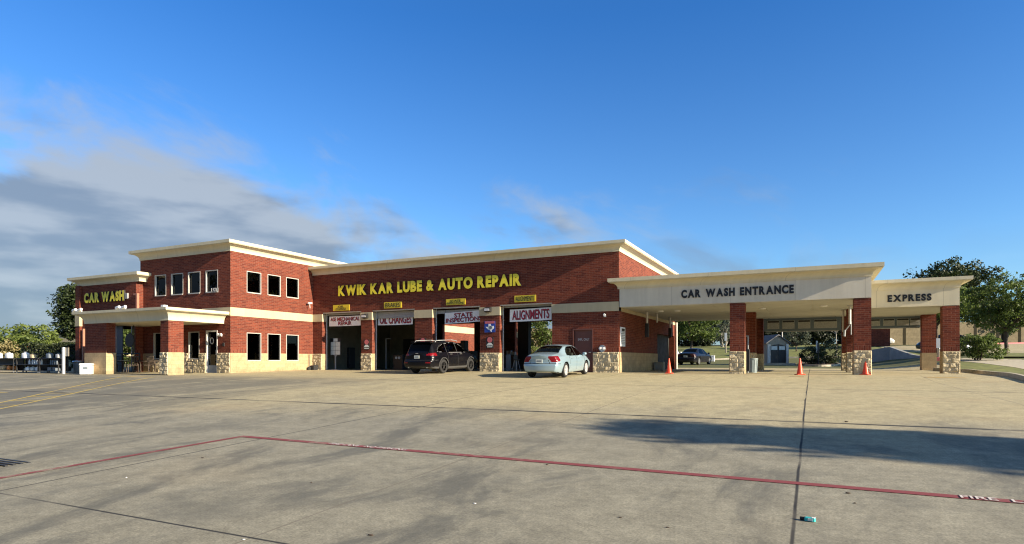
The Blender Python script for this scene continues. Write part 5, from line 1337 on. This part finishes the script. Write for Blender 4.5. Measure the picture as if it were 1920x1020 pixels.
t = thing('inspection_station', at(872, 36), 'dark inspection cart with a boxy monitor inside the third bay', 'machine')
MB().rbox(-.75, .75, -.4, .4, 0, 1.25, .04).build('case', M['black'], t, False, True)
MB().rbox(-.85, -.2, -.35, .2, 1.25, 1.78, .04).build('monitor', M['rubber'], t, False, True); MB().rbox(-.2, .15, -.3, .2, 1.25, 1.95, .04).build('printer', M['black'], t, False, True)
for px, lab in ((844, 'dark steel post behind the left edge of the STATE INSPECTIONS banner'), ):
    pass
t = thing('vehicle_lift', at(983, 40), 'black two column vehicle lift inside the rightmost bay', 'lift')
MB().box(-.42, .42, -.25, .25, 0, 4.2).build('column', M['black'], t, False, True); MB().box(-.42, 4.0, -.15, .15, 4.2, 4.5).build('crossbeam', M['black'], t, False, True); MB().box(3.3, 3.8, -.25, .25, 0, 4.2).build('column', M['black'], t, False, True)
MB().box(.3, 1.6, -.1, .1, .5, .65).build('arm', M['greymetal'], t, False, True)
t = thing('workbench', at(954, 41), 'dark workbench carrying white papers and boxes inside the rightmost bay', 'workbench')
MB().box(-1.0, .6, -.4, .4, .95, 1.02).box(-.98, -.9, -.38, .38, 0, .95).box(.5, .58, -.38, .38, 0, .95).box(-.9, .5, .3, .36, .1, .9).build('bench', M['black'], t, False, True)
for x0_, w_, h_ in ((-.1, .35, .32), (.3, .28, .22)): tag(MB().rbox(t.location.x + x0_, t.location.x + x0_ + w_, 40.8, 41.1, 1.022, 1.022 + h_, .02).build('white_box', M['white']), ('larger' if w_ > .3 else 'smaller') + ' white box on the workbench in the rightmost bay', 'box')
x, y, z = at(953, 31.6); t = tag(MB().rbox(x - .12, x + .12, 31.5, 31.75, 0, .95, .04).build('oil_drain_tube', M['greymetal']), 'grey upright canister inside the left edge of the rightmost bay', 'canister')
t = thing('shop_stool', at(968, 31), 'dark shop stool beside the silver sedan', 'stool')
MB().lathe([(.2, .62), (.2, .68), (.0001, .69)], (0, 0, 0), 16).build('seat', M['rubber'], t, 'auto', True)
for k in range(4): a = k * math.pi / 2 + .5; MB().bar((.1 * math.cos(a), .1 * math.sin(a), .62), (.24 * math.cos(a), .24 * math.sin(a), 0), .015).build('leg', M['greymetal'], t, False, True)

# ------------------------------------------------ seen through the sunlit tower windows
def table_lamp(px, label):
    y = YatX(px, XT - .45); t = thing('table_lamp', (XT - .45, y, .0), label, 'lamp', 'lamps behind the tower windows')
    MB().lathe([(.09, .62), (.10, .66), (.03, .70), (.03, .92), (.02, .95)], (0, 0, 0), 14).build('base', M['greymetal'], t, 'auto', True)
    MB().lathe([(.19, .90), (.10, 1.17)], (0, 0, 0), 18).build('lamp_shade', M['white'], t, 'auto', True)
    MB().box(-.25, .25, -.3, .3, .58, .62).box(-.22, -.18, -.27, -.23, 0, .58).box(.18, .22, .23, .27, 0, .58).build('side_table', M['brown'], t, False, True)
table_lamp(508.5, 'white shaded table lamp behind the middle lower window of the sunlit tower wall')
table_lamp(545, 'white shaded table lamp behind the right lower window of the sunlit tower wall')
y = YatX(479, XT - .4); t = thing('vase', (XT - .4, y, 0), 'tall tan vase behind the left lower window of the sunlit tower wall', 'vase')
MB().lathe([(.16, 0), (.16, .58), (.05, .6), (.07, .8), (.05, 1.0), (.055, 1.06), (.0001, 1.06)], (0, 0, 0), 14).build('body', M['tan'], t, 'auto', True)

# ------------------------------------------------ porch furniture
def pg(px, Y): x = XatY(px, Y); return (x, Y, GZ(x, Y))
def chair(loc, rz, label, rocker=False):
    t = thing('rocking_chair' if rocker else 'patio_chair', loc, label, 'chair', None if rocker else 'chairs on the porch', (0, 0, rz))
    mt = M['black'] if rocker else M['wood']
    q = MB()
    for k in range(7): q.box(-.24 + k * .07, -.24 + k * .07 + .055, -.24, .24, .43, .455)
    q.build('seat', mt, t, False, True)
    q = MB()
    for k in range(6): q.bar((-.21 + k * .084, .22, .46), (-.22 + k * .088, .36, 1.12 if rocker else .92), .018, n=6)
    q.bar((-.25, .36, 1.13 if rocker else .93), (.25, .36, 1.13 if rocker else .93), .028).build('backrest', mt, t, False, True)
    for s in (-1, 1):
        MB().bar((s * .25, -.22, 0.04), (s * .25, -.22, .66), .022).build('leg', mt, t, False, True); MB().bar((s * .25, .22, .04), (s * .25, .24, .5), .022).build('leg', mt, t, False, True)
        MB().tube([(s * .27, -.26, .66), (s * .27, .28, .68)], .028).build('armrest', mt, t, False, True)
        if rocker: MB().tube([(s * .25, -.48, .10), (s * .25, -.25, .035), (s * .25, .1, .02), (s * .25, .35, .05), (s * .25, .6, .15)], .022).build('rocker', mt, t, False, True)
    return t
chair(pg(272, 22.9), R(150), 'slatted brown chair on the porch left of the front pier, next to the railing')
chair(pg(291, 22.9), R(190), 'slatted brown chair on the porch nearest the front pier')
chair(pg(348, 22.7), R(200), 'black rocking chair between the front pier and the glass door', True)
t = thing('bistro_table', pg(232, 22.2), 'small round pale topped table on the porch in front of the railing', 'table')
MB().lathe([(.0001, .70), (.30, .70), (.31, .73), (.0001, .735)], (0, 0, 0), 20).build('tabletop', M['greymetal'], t, 'auto', True)
MB().bar((0, 0, .0), (0, 0, .7), .03).build('leg', M['black'], t, False, True)
for k in range(4): a = k * math.pi / 2; MB().bar((0, 0, .08), (.26 * math.cos(a), .26 * math.sin(a), 0), .018).build('foot', M['black'], t, False, True)
chair(pg(218, 22.3), R(95), 'slatted brown chair left of the round table on the porch')
chair(pg(248, 22.4), R(250), 'slatted brown chair right of the round table on the porch')
xa, xb = XatY(197.5, 22.95), XatY(262, 22.95); zf = GZ((xa + xb) / 2, 22.95)
t = thing('porch_railing', ((xa + xb) / 2, 22.95, zf), 'black metal railing across the wing opening under the porch', 'railing')
MB().bar((xa, 22.95, zf + 1.12), (xb, 22.95, zf + 1.12), .03).bar((xa, 22.95, zf + .95), (xb, 22.95, zf + .95), .02).bar((xa, 22.95, zf + .08), (xb, 22.95, zf + .08), .02).build('rail', M['black'], t)
q = MB()
for k in range(25): x = xa + (xb - xa) * k / 24; q.bar((x, 22.95, zf + .08), (x, 22.95, zf + .95), .011, n=5)
q.build('balusters', M['black'], t)
for x in (xa + .02, (xa + xb) / 2, xb - .02): MB().box(x - .03, x + .03, 22.92, 22.98, zf, zf + 1.16).build('post', M['black'], t)
t = thing('utility_cart', pg(206, 22.0), 'black utility cart with a looped grey handle under the porch', 'cart')
for z in (.15, .62, 1.05): MB().box(-.28, .28, -.22, .22, z, z + .04).build('shelf', M['black'], t, False, True)
for x in (-.27, .27):
    for y in (-.2, .2): MB().bar((x, y, .06), (x, y, 1.08), .018).build('post', M['black'], t, False, True)
MB().tube([(-.2, .2, 1.08), (-.12, .25, 1.45), (.24, .25, 1.45), (.26, .2, 1.08)], .018).build('handle', M['greymetal'], t, False, True)
for i, (x, z) in enumerate(((-.12, 1.09), (.1, 1.09), (-.05, .66))):
    tag(MB().lathe([(.06, 0), (.06, .2), (.025, .24), (.025, .28), (.0001, .28)], (t.location.x + x, t.location.y, t.location.z + z), 10).build('spray_bottle', M['greymetal'], None, 'auto'), ('left grey bottle on top of the black utility cart', 'right grey bottle on top of the black utility cart', 'grey bottle on the middle shelf of the black utility cart')[i], 'bottle')
x = XatY(243.5, 22.6); z = ZatXY(637.8, x, 22.6)
t = thing('round_sign', (x, 22.6, z), 'black round disc hung beside the porch window opening', 'sign')
MB().lathe([(.0001, -.03), (.40, -.03), (.42, 0), (.40, .03), (.0001, .03)], (0, 0, 0), 28, 'Y').build('disc', M['black'], t, 'auto', True)
MB().bar((.30, .04, -z + GZ(x, 22.6) + .0), (.30, .04, .95), .03).build('post', M['black'], t, False, True)

# ------------------------------------------------ merchandise and coolers at the left
def jug_mesh(w_=.15, d_=.12, h_=.26, n=4):
    m = MB(); m.rbox(-w_ / 2, w_ / 2, -d_ / 2, d_ / 2, 0, h_ * .78, min(w_, d_) * .28); m.lathe([(min(w_, d_) * .42, h_ * .74), (.03, h_ * .9), (.03, h_ * .95)], (w_ * .12, 0, 0), 10)
    m.tube([(-w_ * .4, 0, h_ * .74), (-w_ * .38, 0, h_ * .93), (w_ * .05, 0, h_ * .93)], .012); return m
def jug(loc, w_, d_, h_, mat, label, group, cap='blackletter', name='jug'):
    t = thing(name, loc, label, 'jug' if name == 'jug' else 'bottle', group)
    jug_mesh(w_, d_, h_).build('body', M[mat], t, 'auto', True); MB().lathe([(.034, h_ * .94), (.034, h_), (.0001, h_)], (w_ * .12, 0, 0), 10).build('cap', M[cap], t, 'auto', True); return t
CY = 20.6
def cart(p0, p1, label, shelves=(.16, .52, .90)):
    xa, xb = XatY(p0, CY), XatY(p1, CY); zf = GZ((xa + xb) / 2, CY); xm = (xa + xb) / 2; hw_ = (xb - xa) / 2
    t = thing('shelf_cart', (xm, CY, zf), label, 'shelf cart', 'black merchandise carts')
    for z in shelves: MB().rbox(-hw_, hw_, -.28, .28, z - .03, z, .03).build('shelf', M['black'], t, False, True)
    for x in (-hw_ + .03, hw_ - .03):
        for y in (-.25, .25):
            MB().box(x - .025, x + .025, y - .025, y + .025, .10, shelves[-1]).build('post', M['black'], t, False, True)
            MB().lathe([(.055, -.02), (.06, 0), (.055, .02)], (x, y, .06), 12, 'Y').build('castor', M['greymetal'], t, 'auto', True)
    MB().box(-hw_, hw_, .255, .275, .12, shelves[-1]).build('back_panel', M['black'], t, False, True)
    return t, xm, zf, hw_
def onc(c, px, z, y=-.05): return (XatY(px, CY + y), CY + y, c[2] + z)
c1 = cart(-26, 35, 'black merchandise cart at the far left edge with white drums on top')
c2 = cart(40, 81, 'black merchandise cart in the middle of the row, one white drum on top')
c3 = cart(83, 119, 'black merchandise cart at right end of the row, beside the white sign post')
G1 = 'containers on the carts'
jug(onc(c1, -2, .9), .36, .3, .40, 'white', 'white drum at the picture edge on top of the leftmost cart', G1)
jug(onc(c1, 17, .9), .46, .3, .38, 'white', 'wide white drum on top of the leftmost cart, right one', G1)
jug(onc(c2, 48, .9), .40, .3, .40, 'white', 'white drum alone on top of the middle cart', G1)
jug(onc(c2, 62, .9), .38, .26, .27, 'cloth', 'tan tub on top of the middle cart', G1)
jug(onc(c3, 93.5, .9), .38, .3, .33, 'slate', 'blue grey drum on top of the right cart', G1)
jug(onc(c3, 110, .9), .30, .26, .28, 'greymetal', 'grey drum on top of the right cart behind the sign post', G1)
for k, px in enumerate((55.5, 61.5, 65.5, 70, 74.5, 78)):
    jug(onc(c2, px, .52, -.12), .10, .09, .29, 'white', 'white bottle in the row on the shelf of the middle cart', 'white bottles on the middle cart', 'white', 'bottle')
for k, px in enumerate((95.5, 99, 103.5, 107)):
    jug(onc(c3, px, .52, -.12), .085, .08, .29, 'slate', 'dark grey bottle in the row on the shelf of the right cart', 'dark bottles on the right cart', 'blackletter', 'bottle')
for k, (px, mt, wd_) in enumerate(((53, 'white', .3), (62, 'paper', .28), (71, 'white', .2))):
    jug(onc(c2, px, .16, -.1), wd_, .22, .24, mt, ('pale jug at left on the bottom shelf of the middle cart', 'pale jug at centre of the middle cart bottom shelf', 'pale jug at right on the bottom shelf of the middle cart')[k], G1)
for k, (px, wd_, mt) in enumerate(((97, .34, 'slate'), (106, .3, 'slate'))):
    tag(MB().rbox(*[f for f in (onc(c3, px, .16)[0] - wd_ / 2, onc(c3, px, .16)[0] + wd_ / 2, CY - .2, CY + .1, onc(c3, px, .16)[2], onc(c3, px, .16)[2] + .2)], .03).build('storage_tub', M[mt]), ('left' if k == 0 else 'right') + ' grey tub on the bottom shelf of the right cart', 'tub', G1)
for k, (px, wd_, z, h_, mt, lab) in enumerate(((8, .36, .16, .3, 'cloth', 'cream cloth bundle on the bottom shelf of the leftmost cart'), (19, .28, .16, .27, 'orangeitem', 'orange bundle on the bottom shelf of the leftmost cart'))):
    x, y, zz = onc(c1, px, z); m = MB().rbox(x - wd_ / 2, x + wd_ / 2, CY - .2, CY + .12, zz, zz + h_, .09); m.v = [(a, b + .02 * math.sin(a * 20), c + .03 * math.sin(a * 13 + b * 9)) for a, b, c in m.v]; tag(m.build('cloth_bundle', M[mt], None, True), lab, 'bundle', G1)
x, y, zz = onc(c1, 27, .16); t = thing('spout_bottle', (x, y, zz), 'orange bottle with a tall pale spout on the leftmost cart', 'bottle', G1)
MB().rbox(-.09, .09, -.08, .08, 0, .25, .04).build('body', M['orangeitem'], t, False, True); MB().lathe([(.06, .24), (.02, .46), (.0001, .46)], (0, 0, 0), 10).build('spout', M['white'], t, 'auto', True)
# sign post with a panel
x = XatY(119, 20.2); zf = GZ(x, 20.2); t = thing('sign_post', (x, 20.2, zf), 'white square post with a grey panel sign at the end of the cart row', 'sign')
MB().box(-.055, .055, -.055, .055, 0, 1.5).build('post', M['white'], t, False, True)
pn = MB().box(-.26, .38, .06, .09, 1.0, 1.49).build('panel', M['shed'], t, False, True)
q = MB()
for k in range(7): q.box(.08, .34, .055, .0595, 1.06 + k * .055, 1.085 + k * .055)
q.build('print', M['greymetal'], pn, False, True)
# flowers bucket, round washtub lid, cooler
b = G(128, 695.5); t = thing('flower_bucket', b, 'dark bucket of pale yellow and white flowers beside the sign post', 'planter')
MB().lathe([(.16, 0), (.20, .25), (.0001, .25)], (0, 0, 0), 16).build('bucket', M['black'], t, 'auto', True)
mv = []; leaves(mv, None, (0, 0, .5), (.24, .2, .25), 160, .09, np.random.default_rng(5), .3); V = np.concatenate(mv)
MB().add(V.tolist(), [(4 * k, 4 * k + 1, 4 * k + 2, 4 * k + 3) for k in range(len(V) // 4)]).build('flowers', leafmat('flower_petals', (.45, .42, .12), (.75, .72, .55), .3), t, False, True)
b = G(147.5, 698.5); t = thing('galvanized_bin', b, 'round dark bin with a silver lid behind the white cooler', 'bin')
MB().lathe([(.25, 0), (.29, .62)], (0, 0, 0), 20).build('body', M['greymetal'], t, 'auto', True); MB().lathe([(.33, .60), (.34, .64), (.30, .70), (.0001, .74)], (0, 0, 0), 20).build('lid', M['silver'], t, 'auto', True)
b = G(163, 702); t = thing('ice_cooler', b, 'large white ice cooler with a blue grey side in front of the porch', 'cooler', None, (0, 0, R(-38)))
MB().rbox(-.52, .52, -.27, .27, .02, .50, .06).build('tub', M['white'], t, 'auto', True); MB().rbox(-.54, .54, -.29, .29, .505, .60, .06).build('lid', M['white'], t, 'auto', True)
for x in (-.3, 0, .3): MB().box(x - .05, x + .05, -.305, -.285, .44, .55).build('latch', M['black'], t, False, True)
MB().box(.545, .55, -.10, .12, .30, .42).build('decal', M['slate'], t, False, True)
# bottle lying on the concrete and scraps
b = G(1517, 980.5); t = thing('crushed_packet', b, 'small teal and white packet with a dark cap lying on the concrete', 'packet', None, (0, 0, R(-12)))
MB().rbox(-.035, .05, -.022, .022, .004, .034, .012).build('packet', M['teal'], t, False, True); MB().rbox(-.005, .03, -.023, -.0225, .008, .028, .003).rbox(.02, .048, -.018, .018, .034, .036, .004).build('label_patch', M['white'], t, False, True)
MB().bar((-.036, 0, .018), (-.07, 0, .016), .014, n=8).build('cap', M['black'], t, False, True)
rnd = random.Random(4)
for i, (px, py, mt, s) in enumerate(((457, 1013, 'white', .013), (890, 944.5, 'white', .012), (695, 1005.5, 'wood', .018), (1590, 927.5, 'wood', .02), (1026, 872, 'wood', .02), (584, 907, 'wood', .016), (1587, 792, 'wood', .03), (1163, 971, 'wood', .012), (380, 860, 'wood', .018), (1252, 993, 'wood', .012), (1603, 946, 'wood', .014), (237, 896, 'white', .014))):
    b = G(px, py); m = MB().lathe([(.0001, 0), (s, s * .1), (s * .8, s * .5), (.0001, s * .62)], (b.x, b.y, b.z + .001), 7); m.v = [(b.x + (x - b.x) * (1.2 + .5 * math.sin(i)), b.y + (y - b.y) * .7, z) for x, y, z in m.v]
    tag(m.build('dry_leaf' if mt == 'wood' else 'paper_scrap', M[mt]), ('tiny brown leaf scrap lying on the bare concrete' if mt == 'wood' else 'tiny white paper scrap lying on the bare concrete'), 'litter', 'brown scraps on the concrete' if mt == 'wood' else 'white scraps on the concrete')

# ================================================================== BACKGROUND BEYOND THE CANOPIES
# garden shed
sx0, sy0 = rayXY(1435.5, 51.5); sx1, sy1 = rayXY(1481.5, 51.5); L = math.hypot(sx1 - sx0, sy1 - sy0); sa = math.atan2(sy1 - sy0, sx1 - sx0)
zc = GZ((sx0 + sx1) / 2, (sy0 + sy1) / 2) + .12
t = thing('garden_shed', ((sx0 + sx1) / 2, (sy0 + sy1) / 2, zc), 'small pale vinyl shed with a gabled roof and dark double doors', 'shed', None, (0, 0, sa + R(6)))
h = L / 2; ev, rg = 1.72, 2.42
m = MB(); m.prismY([(-h * .94, 0), (h * .94, 0), (h * .94, ev), (0, rg - .08), (-h * .94, ev)], 0, 2.0); m.build('wall', M['shed'], t, False, True)
m = MB()
for s in (-1, 1): m.prismY([(0, rg), (s * h * 1.06, ev - .02), (s * h * 1.06, ev - .10), (0, rg - .09)], -.15, 2.1)
m.build('roof', M['shingle'], t, False, True)
for s in (-1, 1):
    d = MB().prismY([(s * .02, .05), (s * .68, .05), (s * .68, 1.42), (s * .35, 1.55), (s * .02, 1.58)], -.04, -.005).build('door', M['black'], t, False, True)
    MB().box(min(s * .08, s * .60), max(s * .08, s * .60), -.055, -.041, 1.12, 1.42).build('pane', M['paper'], d, False, True)
for x in (-h * .9, -.78, .72, h * .8): MB().box(x, x + .10, -.05, -.002, 0, 1.6).build('trim', M['whitemetal'], t, False, True)
m = MB().box(sx0 - .4, sx1 + .4, sy0 - .5, sy1 + 2.4, zc - .5, zc).build('shed_slab', M['kerb']); tag(m, kind='structure')
xb, yb = rayXY(1441.5, 50); tag(MB().bar((sx0 + 1.15, sy0 + 3.2, zc - .5), (sx0 + 1.15, sy0 + 3.2, zc + 2.85), .04).build('vent_pipe', M['whitemetal']), 'thin white pipe rising beside the shed roof', 'pipe')
def kerb(name, pts, wd=.15, h=.14, mat='kerb'):
    m = MB()
    n = len(pts)
    L = []; 
    for i, (x, y) in enumerate(pts):
        a = pts[max(0, i - 1)]; b = pts[min(n - 1, i + 1)]; d = math.hypot(b[0] - a[0], b[1] - a[1]); nx_, ny_ = -(b[1] - a[1]) / d * wd / 2, (b[0] - a[0]) / d * wd / 2; z = GZ(x, y)
        L += [(x - nx_, y - ny_, z - .1), (x - nx_ * .9, y - ny_ * .9, z + h), (x + nx_ * .9, y + ny_ * .9, z + h), (x + nx_, y + ny_, z - .1)]
    m.add(L, [(4 * i + k, 4 * i + 4 + k, 4 * i + 5 + k, 4 * i + 1 + k) for i in range(n - 1) for k in range(3)]); m.f += [(0, 1, 2, 3), tuple(4 * n - 4 + k for k in (3, 2, 1, 0))]; m.m += [0, 0]
    return tag(m.build(name, M[mat]), kind='structure')
def smooth_pts(p, k=6):
    out = []
    for i in range(len(p) - 1):
        a, b, c, d = p[max(0, i - 1)], p[i], p[i + 1], p[min(len(p) - 1, i + 2)]
        for q in range(k):
            t = q / k; out.append(tuple(.5 * (2 * b[j] + (c[j] - a[j]) * t + (2 * a[j] - 5 * b[j] + 4 * c[j] - d[j]) * t * t + (3 * b[j] - a[j] - 3 * c[j] + d[j]) * t ** 3) for j in (0, 1)))
    return out + [p[-1]]
# mulched island with curved kerb
isl = smooth_pts([rayXY(1508, 46), rayXY(1540, 45), rayXY(1566, 45.6), rayXY(1574, 48), rayXY(1566, 52), rayXY(1545, 54), rayXY(1500, 55)])
kerb('kerb', isl)
def patch(name, poly, mat, off=.03, step=.5, kind='structure'):
    x0, x1 = min(p[0] for p in poly), max(p[0] for p in poly); y0, y1 = min(p[1] for p in poly), max(p[1] for p in poly)
    m = grid(ar(x0, x1, step), ar(y0, y1, step), off, lambda x, y: in_poly(x, y, poly)); return tag(m.build(name, mat, smooth=True), kind=kind)
patch('mulch_bed', isl, M['mulch'], .06)
def at_w(px, wd): return rayXY(px, wd)
t = thing('lamp_post', gp(1534, 49.5), 'dark slim post with a pale upper sleeve between the island shrubs', 'post')
MB().bar((0, 0, 0), (0, 0, 1.75), .075).build('post', M['black'], t, False, True); MB().bar((-.1, 0, 1.0), (-.1, 0, 1.95), .06).build('sleeve', M['paper'], t, False, True)
# lawns
patch('lawn', [rayXY(1215, 63), rayXY(1420, 63), rayXY(1600, 60), rayXY(1640, 62), rayXY(1640, 92), rayXY(1200, 92)], M['grass'], .035, 1.0)
kerb('kerb', [rayXY(px, wd) for px, wd in ((1200, 62.5), (1300, 62.5), (1420, 62.5), (1520, 60.5), (1600, 59.5))])
t = thing('marker_post', gp(1361, 70), 'slim pale marker post on the lawn beyond the canopy', 'post'); MB().bar((0, 0, 0), (0, 0, 2.3), .07).build('post', M['shed'], t, False, True); MB().box(-.13, .13, -.09, -.07, 1.4, 2.3).build('panel', M['white'], t, False, True)
b = gp(1337, 61); t = thing('utility_pedestal', b, 'small white utility box on the verge beyond the dark blue sedan', 'utility box'); MB().rbox(-.16, .16, -.12, .12, 0, .55, .03).build('case', M['white'], t, False, True); MB().rbox(-.18, .18, -.14, .14, .551, .60, .03).build('lid', M['white'], t, False, True)
# retaining wall along the ramp
pts = [(1618, 52, 657), (1636, 51, 655.5), (1662, 50, 651), (1668, 49.8, 650.3), (1686, 48, 657), (1708, 46, 664.5), (1730, 44.5, 668.5), (1744, 43.8, 670.5)]
top_ = [PW(px, py, wd) for px, wd, py in pts]
m = MB(); n = len(top_); L = []
for i, p in enumerate(top_):
    a, b = top_[max(0, i - 1)], top_[min(n - 1, i + 1)]; d = math.hypot(b.x - a.x, b.y - a.y); nx_, ny_ = -(b.y - a.y) / d * .25, (b.x - a.x) / d * .25
    if ny_ < 0 : nx_, ny_ = -nx_, -ny_
    zg = GZ(p.x, p.y) - .6
    L += [(p.x, p.y, zg), (p.x, p.y, p.z), (p.x + nx_, p.y + ny_, p.z), (p.x + nx_, p.y + ny_, zg)]
m.add(L, [(4 * i + k, 4 * i + 4 + k, 4 * i + 5 + k, 4 * i + 1 + k) for i in range(n - 1) for k in range(3)]); m.f += [(0, 1, 2, 3), tuple(4 * n - 4 + k for k in (3, 2, 1, 0))]; m.m += [0, 0]
tag(m.build('retaining_wall', M['retain']), 'low sloping concrete retaining wall curving beyond the express canopy', 'retaining wall')
# lawn held up behind that wall
m = MB(); back = [rayXY(px, wd) for px, wd in ((1618, 70), (1640, 68), (1660, 64), (1672, 60), (1690, 56), (1712, 53), (1732, 50), (1746, 48))]
for i in range(n):
    p = top_[i]; bx_, by_ = back[i]; zb_ = max(GZ(bx_, by_) + .05, EYE + (.55 if i < 4 else .25)) if i < 6 else GZ(bx_, by_) + .05
    for k in range(7):
        s = k / 6; x, y = p.x + (bx_ - p.x) * s, p.y + .26 + (by_ - p.y - .26) * s; z = (p.z - .05) * (1 - s) + zb_ * s + .03 * noise.noise(Vector((x, y, 1))); m.v.append((x, y, z))
m.f = [(7 * i + k, 7 * i + 7 + k, 7 * i + 8 + k, 7 * i + 1 + k) for i in range(n - 1) for k in range(6)]; m.m = [0] * len(m.f)
tag(m.build('lawn_bank', M['grass'], None, True), kind='structure')
kp = smooth_pts([back[k] for k in (2, 3, 4, 5, 6, 7)], 4); kerb('kerb', kp, .25, .2)
t = thing('marker_sign', G(1760, 676), 'narrow white sign on a pale post with a red base between the express piers', 'sign')
hh = 1.45; MB().bar((0, 0, 0), (0, 0, hh), .04).build('post', M['shed'], t, False, True); MB().box(-.16, .16, -.06, -.042, hh - .62, hh + .02).build('panel', M['white'], t, False, True); MB().rbox(-.35, .5, -.2, .2, -.05, .22, .04).build('base', M['pink'], t, False, True)
# precast fence
def fence(p0, p1, w0, w1, top0, top1, label):
    a, b = rayXY(p0, w0), rayXY(p1, w1); za, zb_ = EYE - (top0 - HY) / F * w0, EYE - (top1 - HY) / F * w1; L = math.hypot(b[0] - a[0], b[1] - a[1]); n = max(2, round(L / 3.6))
    t = thing('precast_fence', (a[0], a[1], GZ(*a)), label, 'fence'); ux, uy = (b[0] - a[0]) / L, (b[1] - a[1]) / L
    pm = MB()
    for k in range(n):
        f0, f1 = k / n, (k + 1) / n
        q0 = (a[0] + (b[0] - a[0]) * f0, a[1] + (b[1] - a[1]) * f0); q1 = (a[0] + (b[0] - a[0]) * f1, a[1] + (b[1] - a[1]) * f1); z0_, z1_ = za + (zb_ - za) * f0, za + (zb_ - za) * f1
        ox, oy = -uy * .06, ux * .06
        vs = [(q0[0] - ox, q0[1] - oy, z0_ - 3), (q1[0] - ox, q1[1] - oy, z1_ - 3), (q1[0] + ox, q1[1] + oy, z1_ - 3), (q0[0] + ox, q0[1] + oy, z0_ - 3)]
        pm.add(vs + [(x, y, (z0_ if i in (0, 3) else z1_)) for i, (x, y, z) in enumerate(vs)], [(0, 1, 5, 4), (1, 2, 6, 5), (2, 3, 7, 6), (3, 0, 4, 7), (4, 5, 6, 7)])
    pm.build('panels', M['fencem'], t)
    for k in range(n + 1):
        f = k / n; x, y, z = a[0] + (b[0] - a[0]) * f, a[1] + (b[1] - a[1]) * f, za + (zb_ - za) * f
        MB().box(x - .2, x + .2, y - .2, y + .2, z - 3, z + .08).build('post', M['fencem'], t)
    return t
fence(1600, 2100, 72, 84, 608.5, 597, 'long tan precast fence with square posts beyond the right hand parking area')
fence(900, 1080, 66, 72, 617, 616, 'grey precast fence seen through the rightmost bay')
patch('upper_lot', [rayXY(1640, 64.5), rayXY(1700, 57), rayXY(1745, 50), rayXY(1800, 47.5), rayXY(1850, 45), rayXY(2000, 43.5), rayXY(2150, 60), rayXY(2000, 69), rayXY(1860, 66.5), rayXY(1650, 68)], M['conc'], .03, .8)
# small dark red brick sign wall left of the fence
p = PW(1646, 625, 70); tag(MB().box(p.x - 1.6, p.x + 1.2, p.y, p.y + .5, p.z - 2.0, p.z + .5).build('brick_pillar_wall', M['brick']), 'dark red brick wall end beyond the corner pier', 'wall')
# right-hand verge: kerb, grass strip, pavement, upper lot
kf = [G(px, py) for px, py in ((1752, 694.5), (1790, 697), (1830, 699.5), (1870, 704), (1920, 712), (1990, 726))]
kx = smooth_pts([(p.x, p.y) for p in kf], 4)
kerb('kerb', kx, .16, .15)
kb = [G(px, py) for px, py in ((1796, 680.5), (1830, 684), (1870, 689), (1920, 697), (2000, 709))]
vb = smooth_pts([(p.x, p.y) for p in kb], 4)
patch('grass_verge', kx[2:] + list(reversed(vb)), M['grass'], .13, .25)
pk = [G(px, py) for px, py in ((1800, 675), (1850, 676), (1920, 678), (2010, 682))]
patch('pavement', vb + [(p.x, p.y) for p in reversed(pk)], M['kerb'], .12, .3)
kerb('kerb', vb, .10, .14)
a = rayXY(1860, 45.5); 
patch('grass_island', [rayXY(1846, 40.5), rayXY(1960, 39), rayXY(1960, 43), rayXY(1858, 44)], M['grass'], .10, .3)
kerb('kerb', [rayXY(px, wd) for px, wd in ((1856, 67), (1900, 67), (1990, 67))], .2, .18, 'pink')
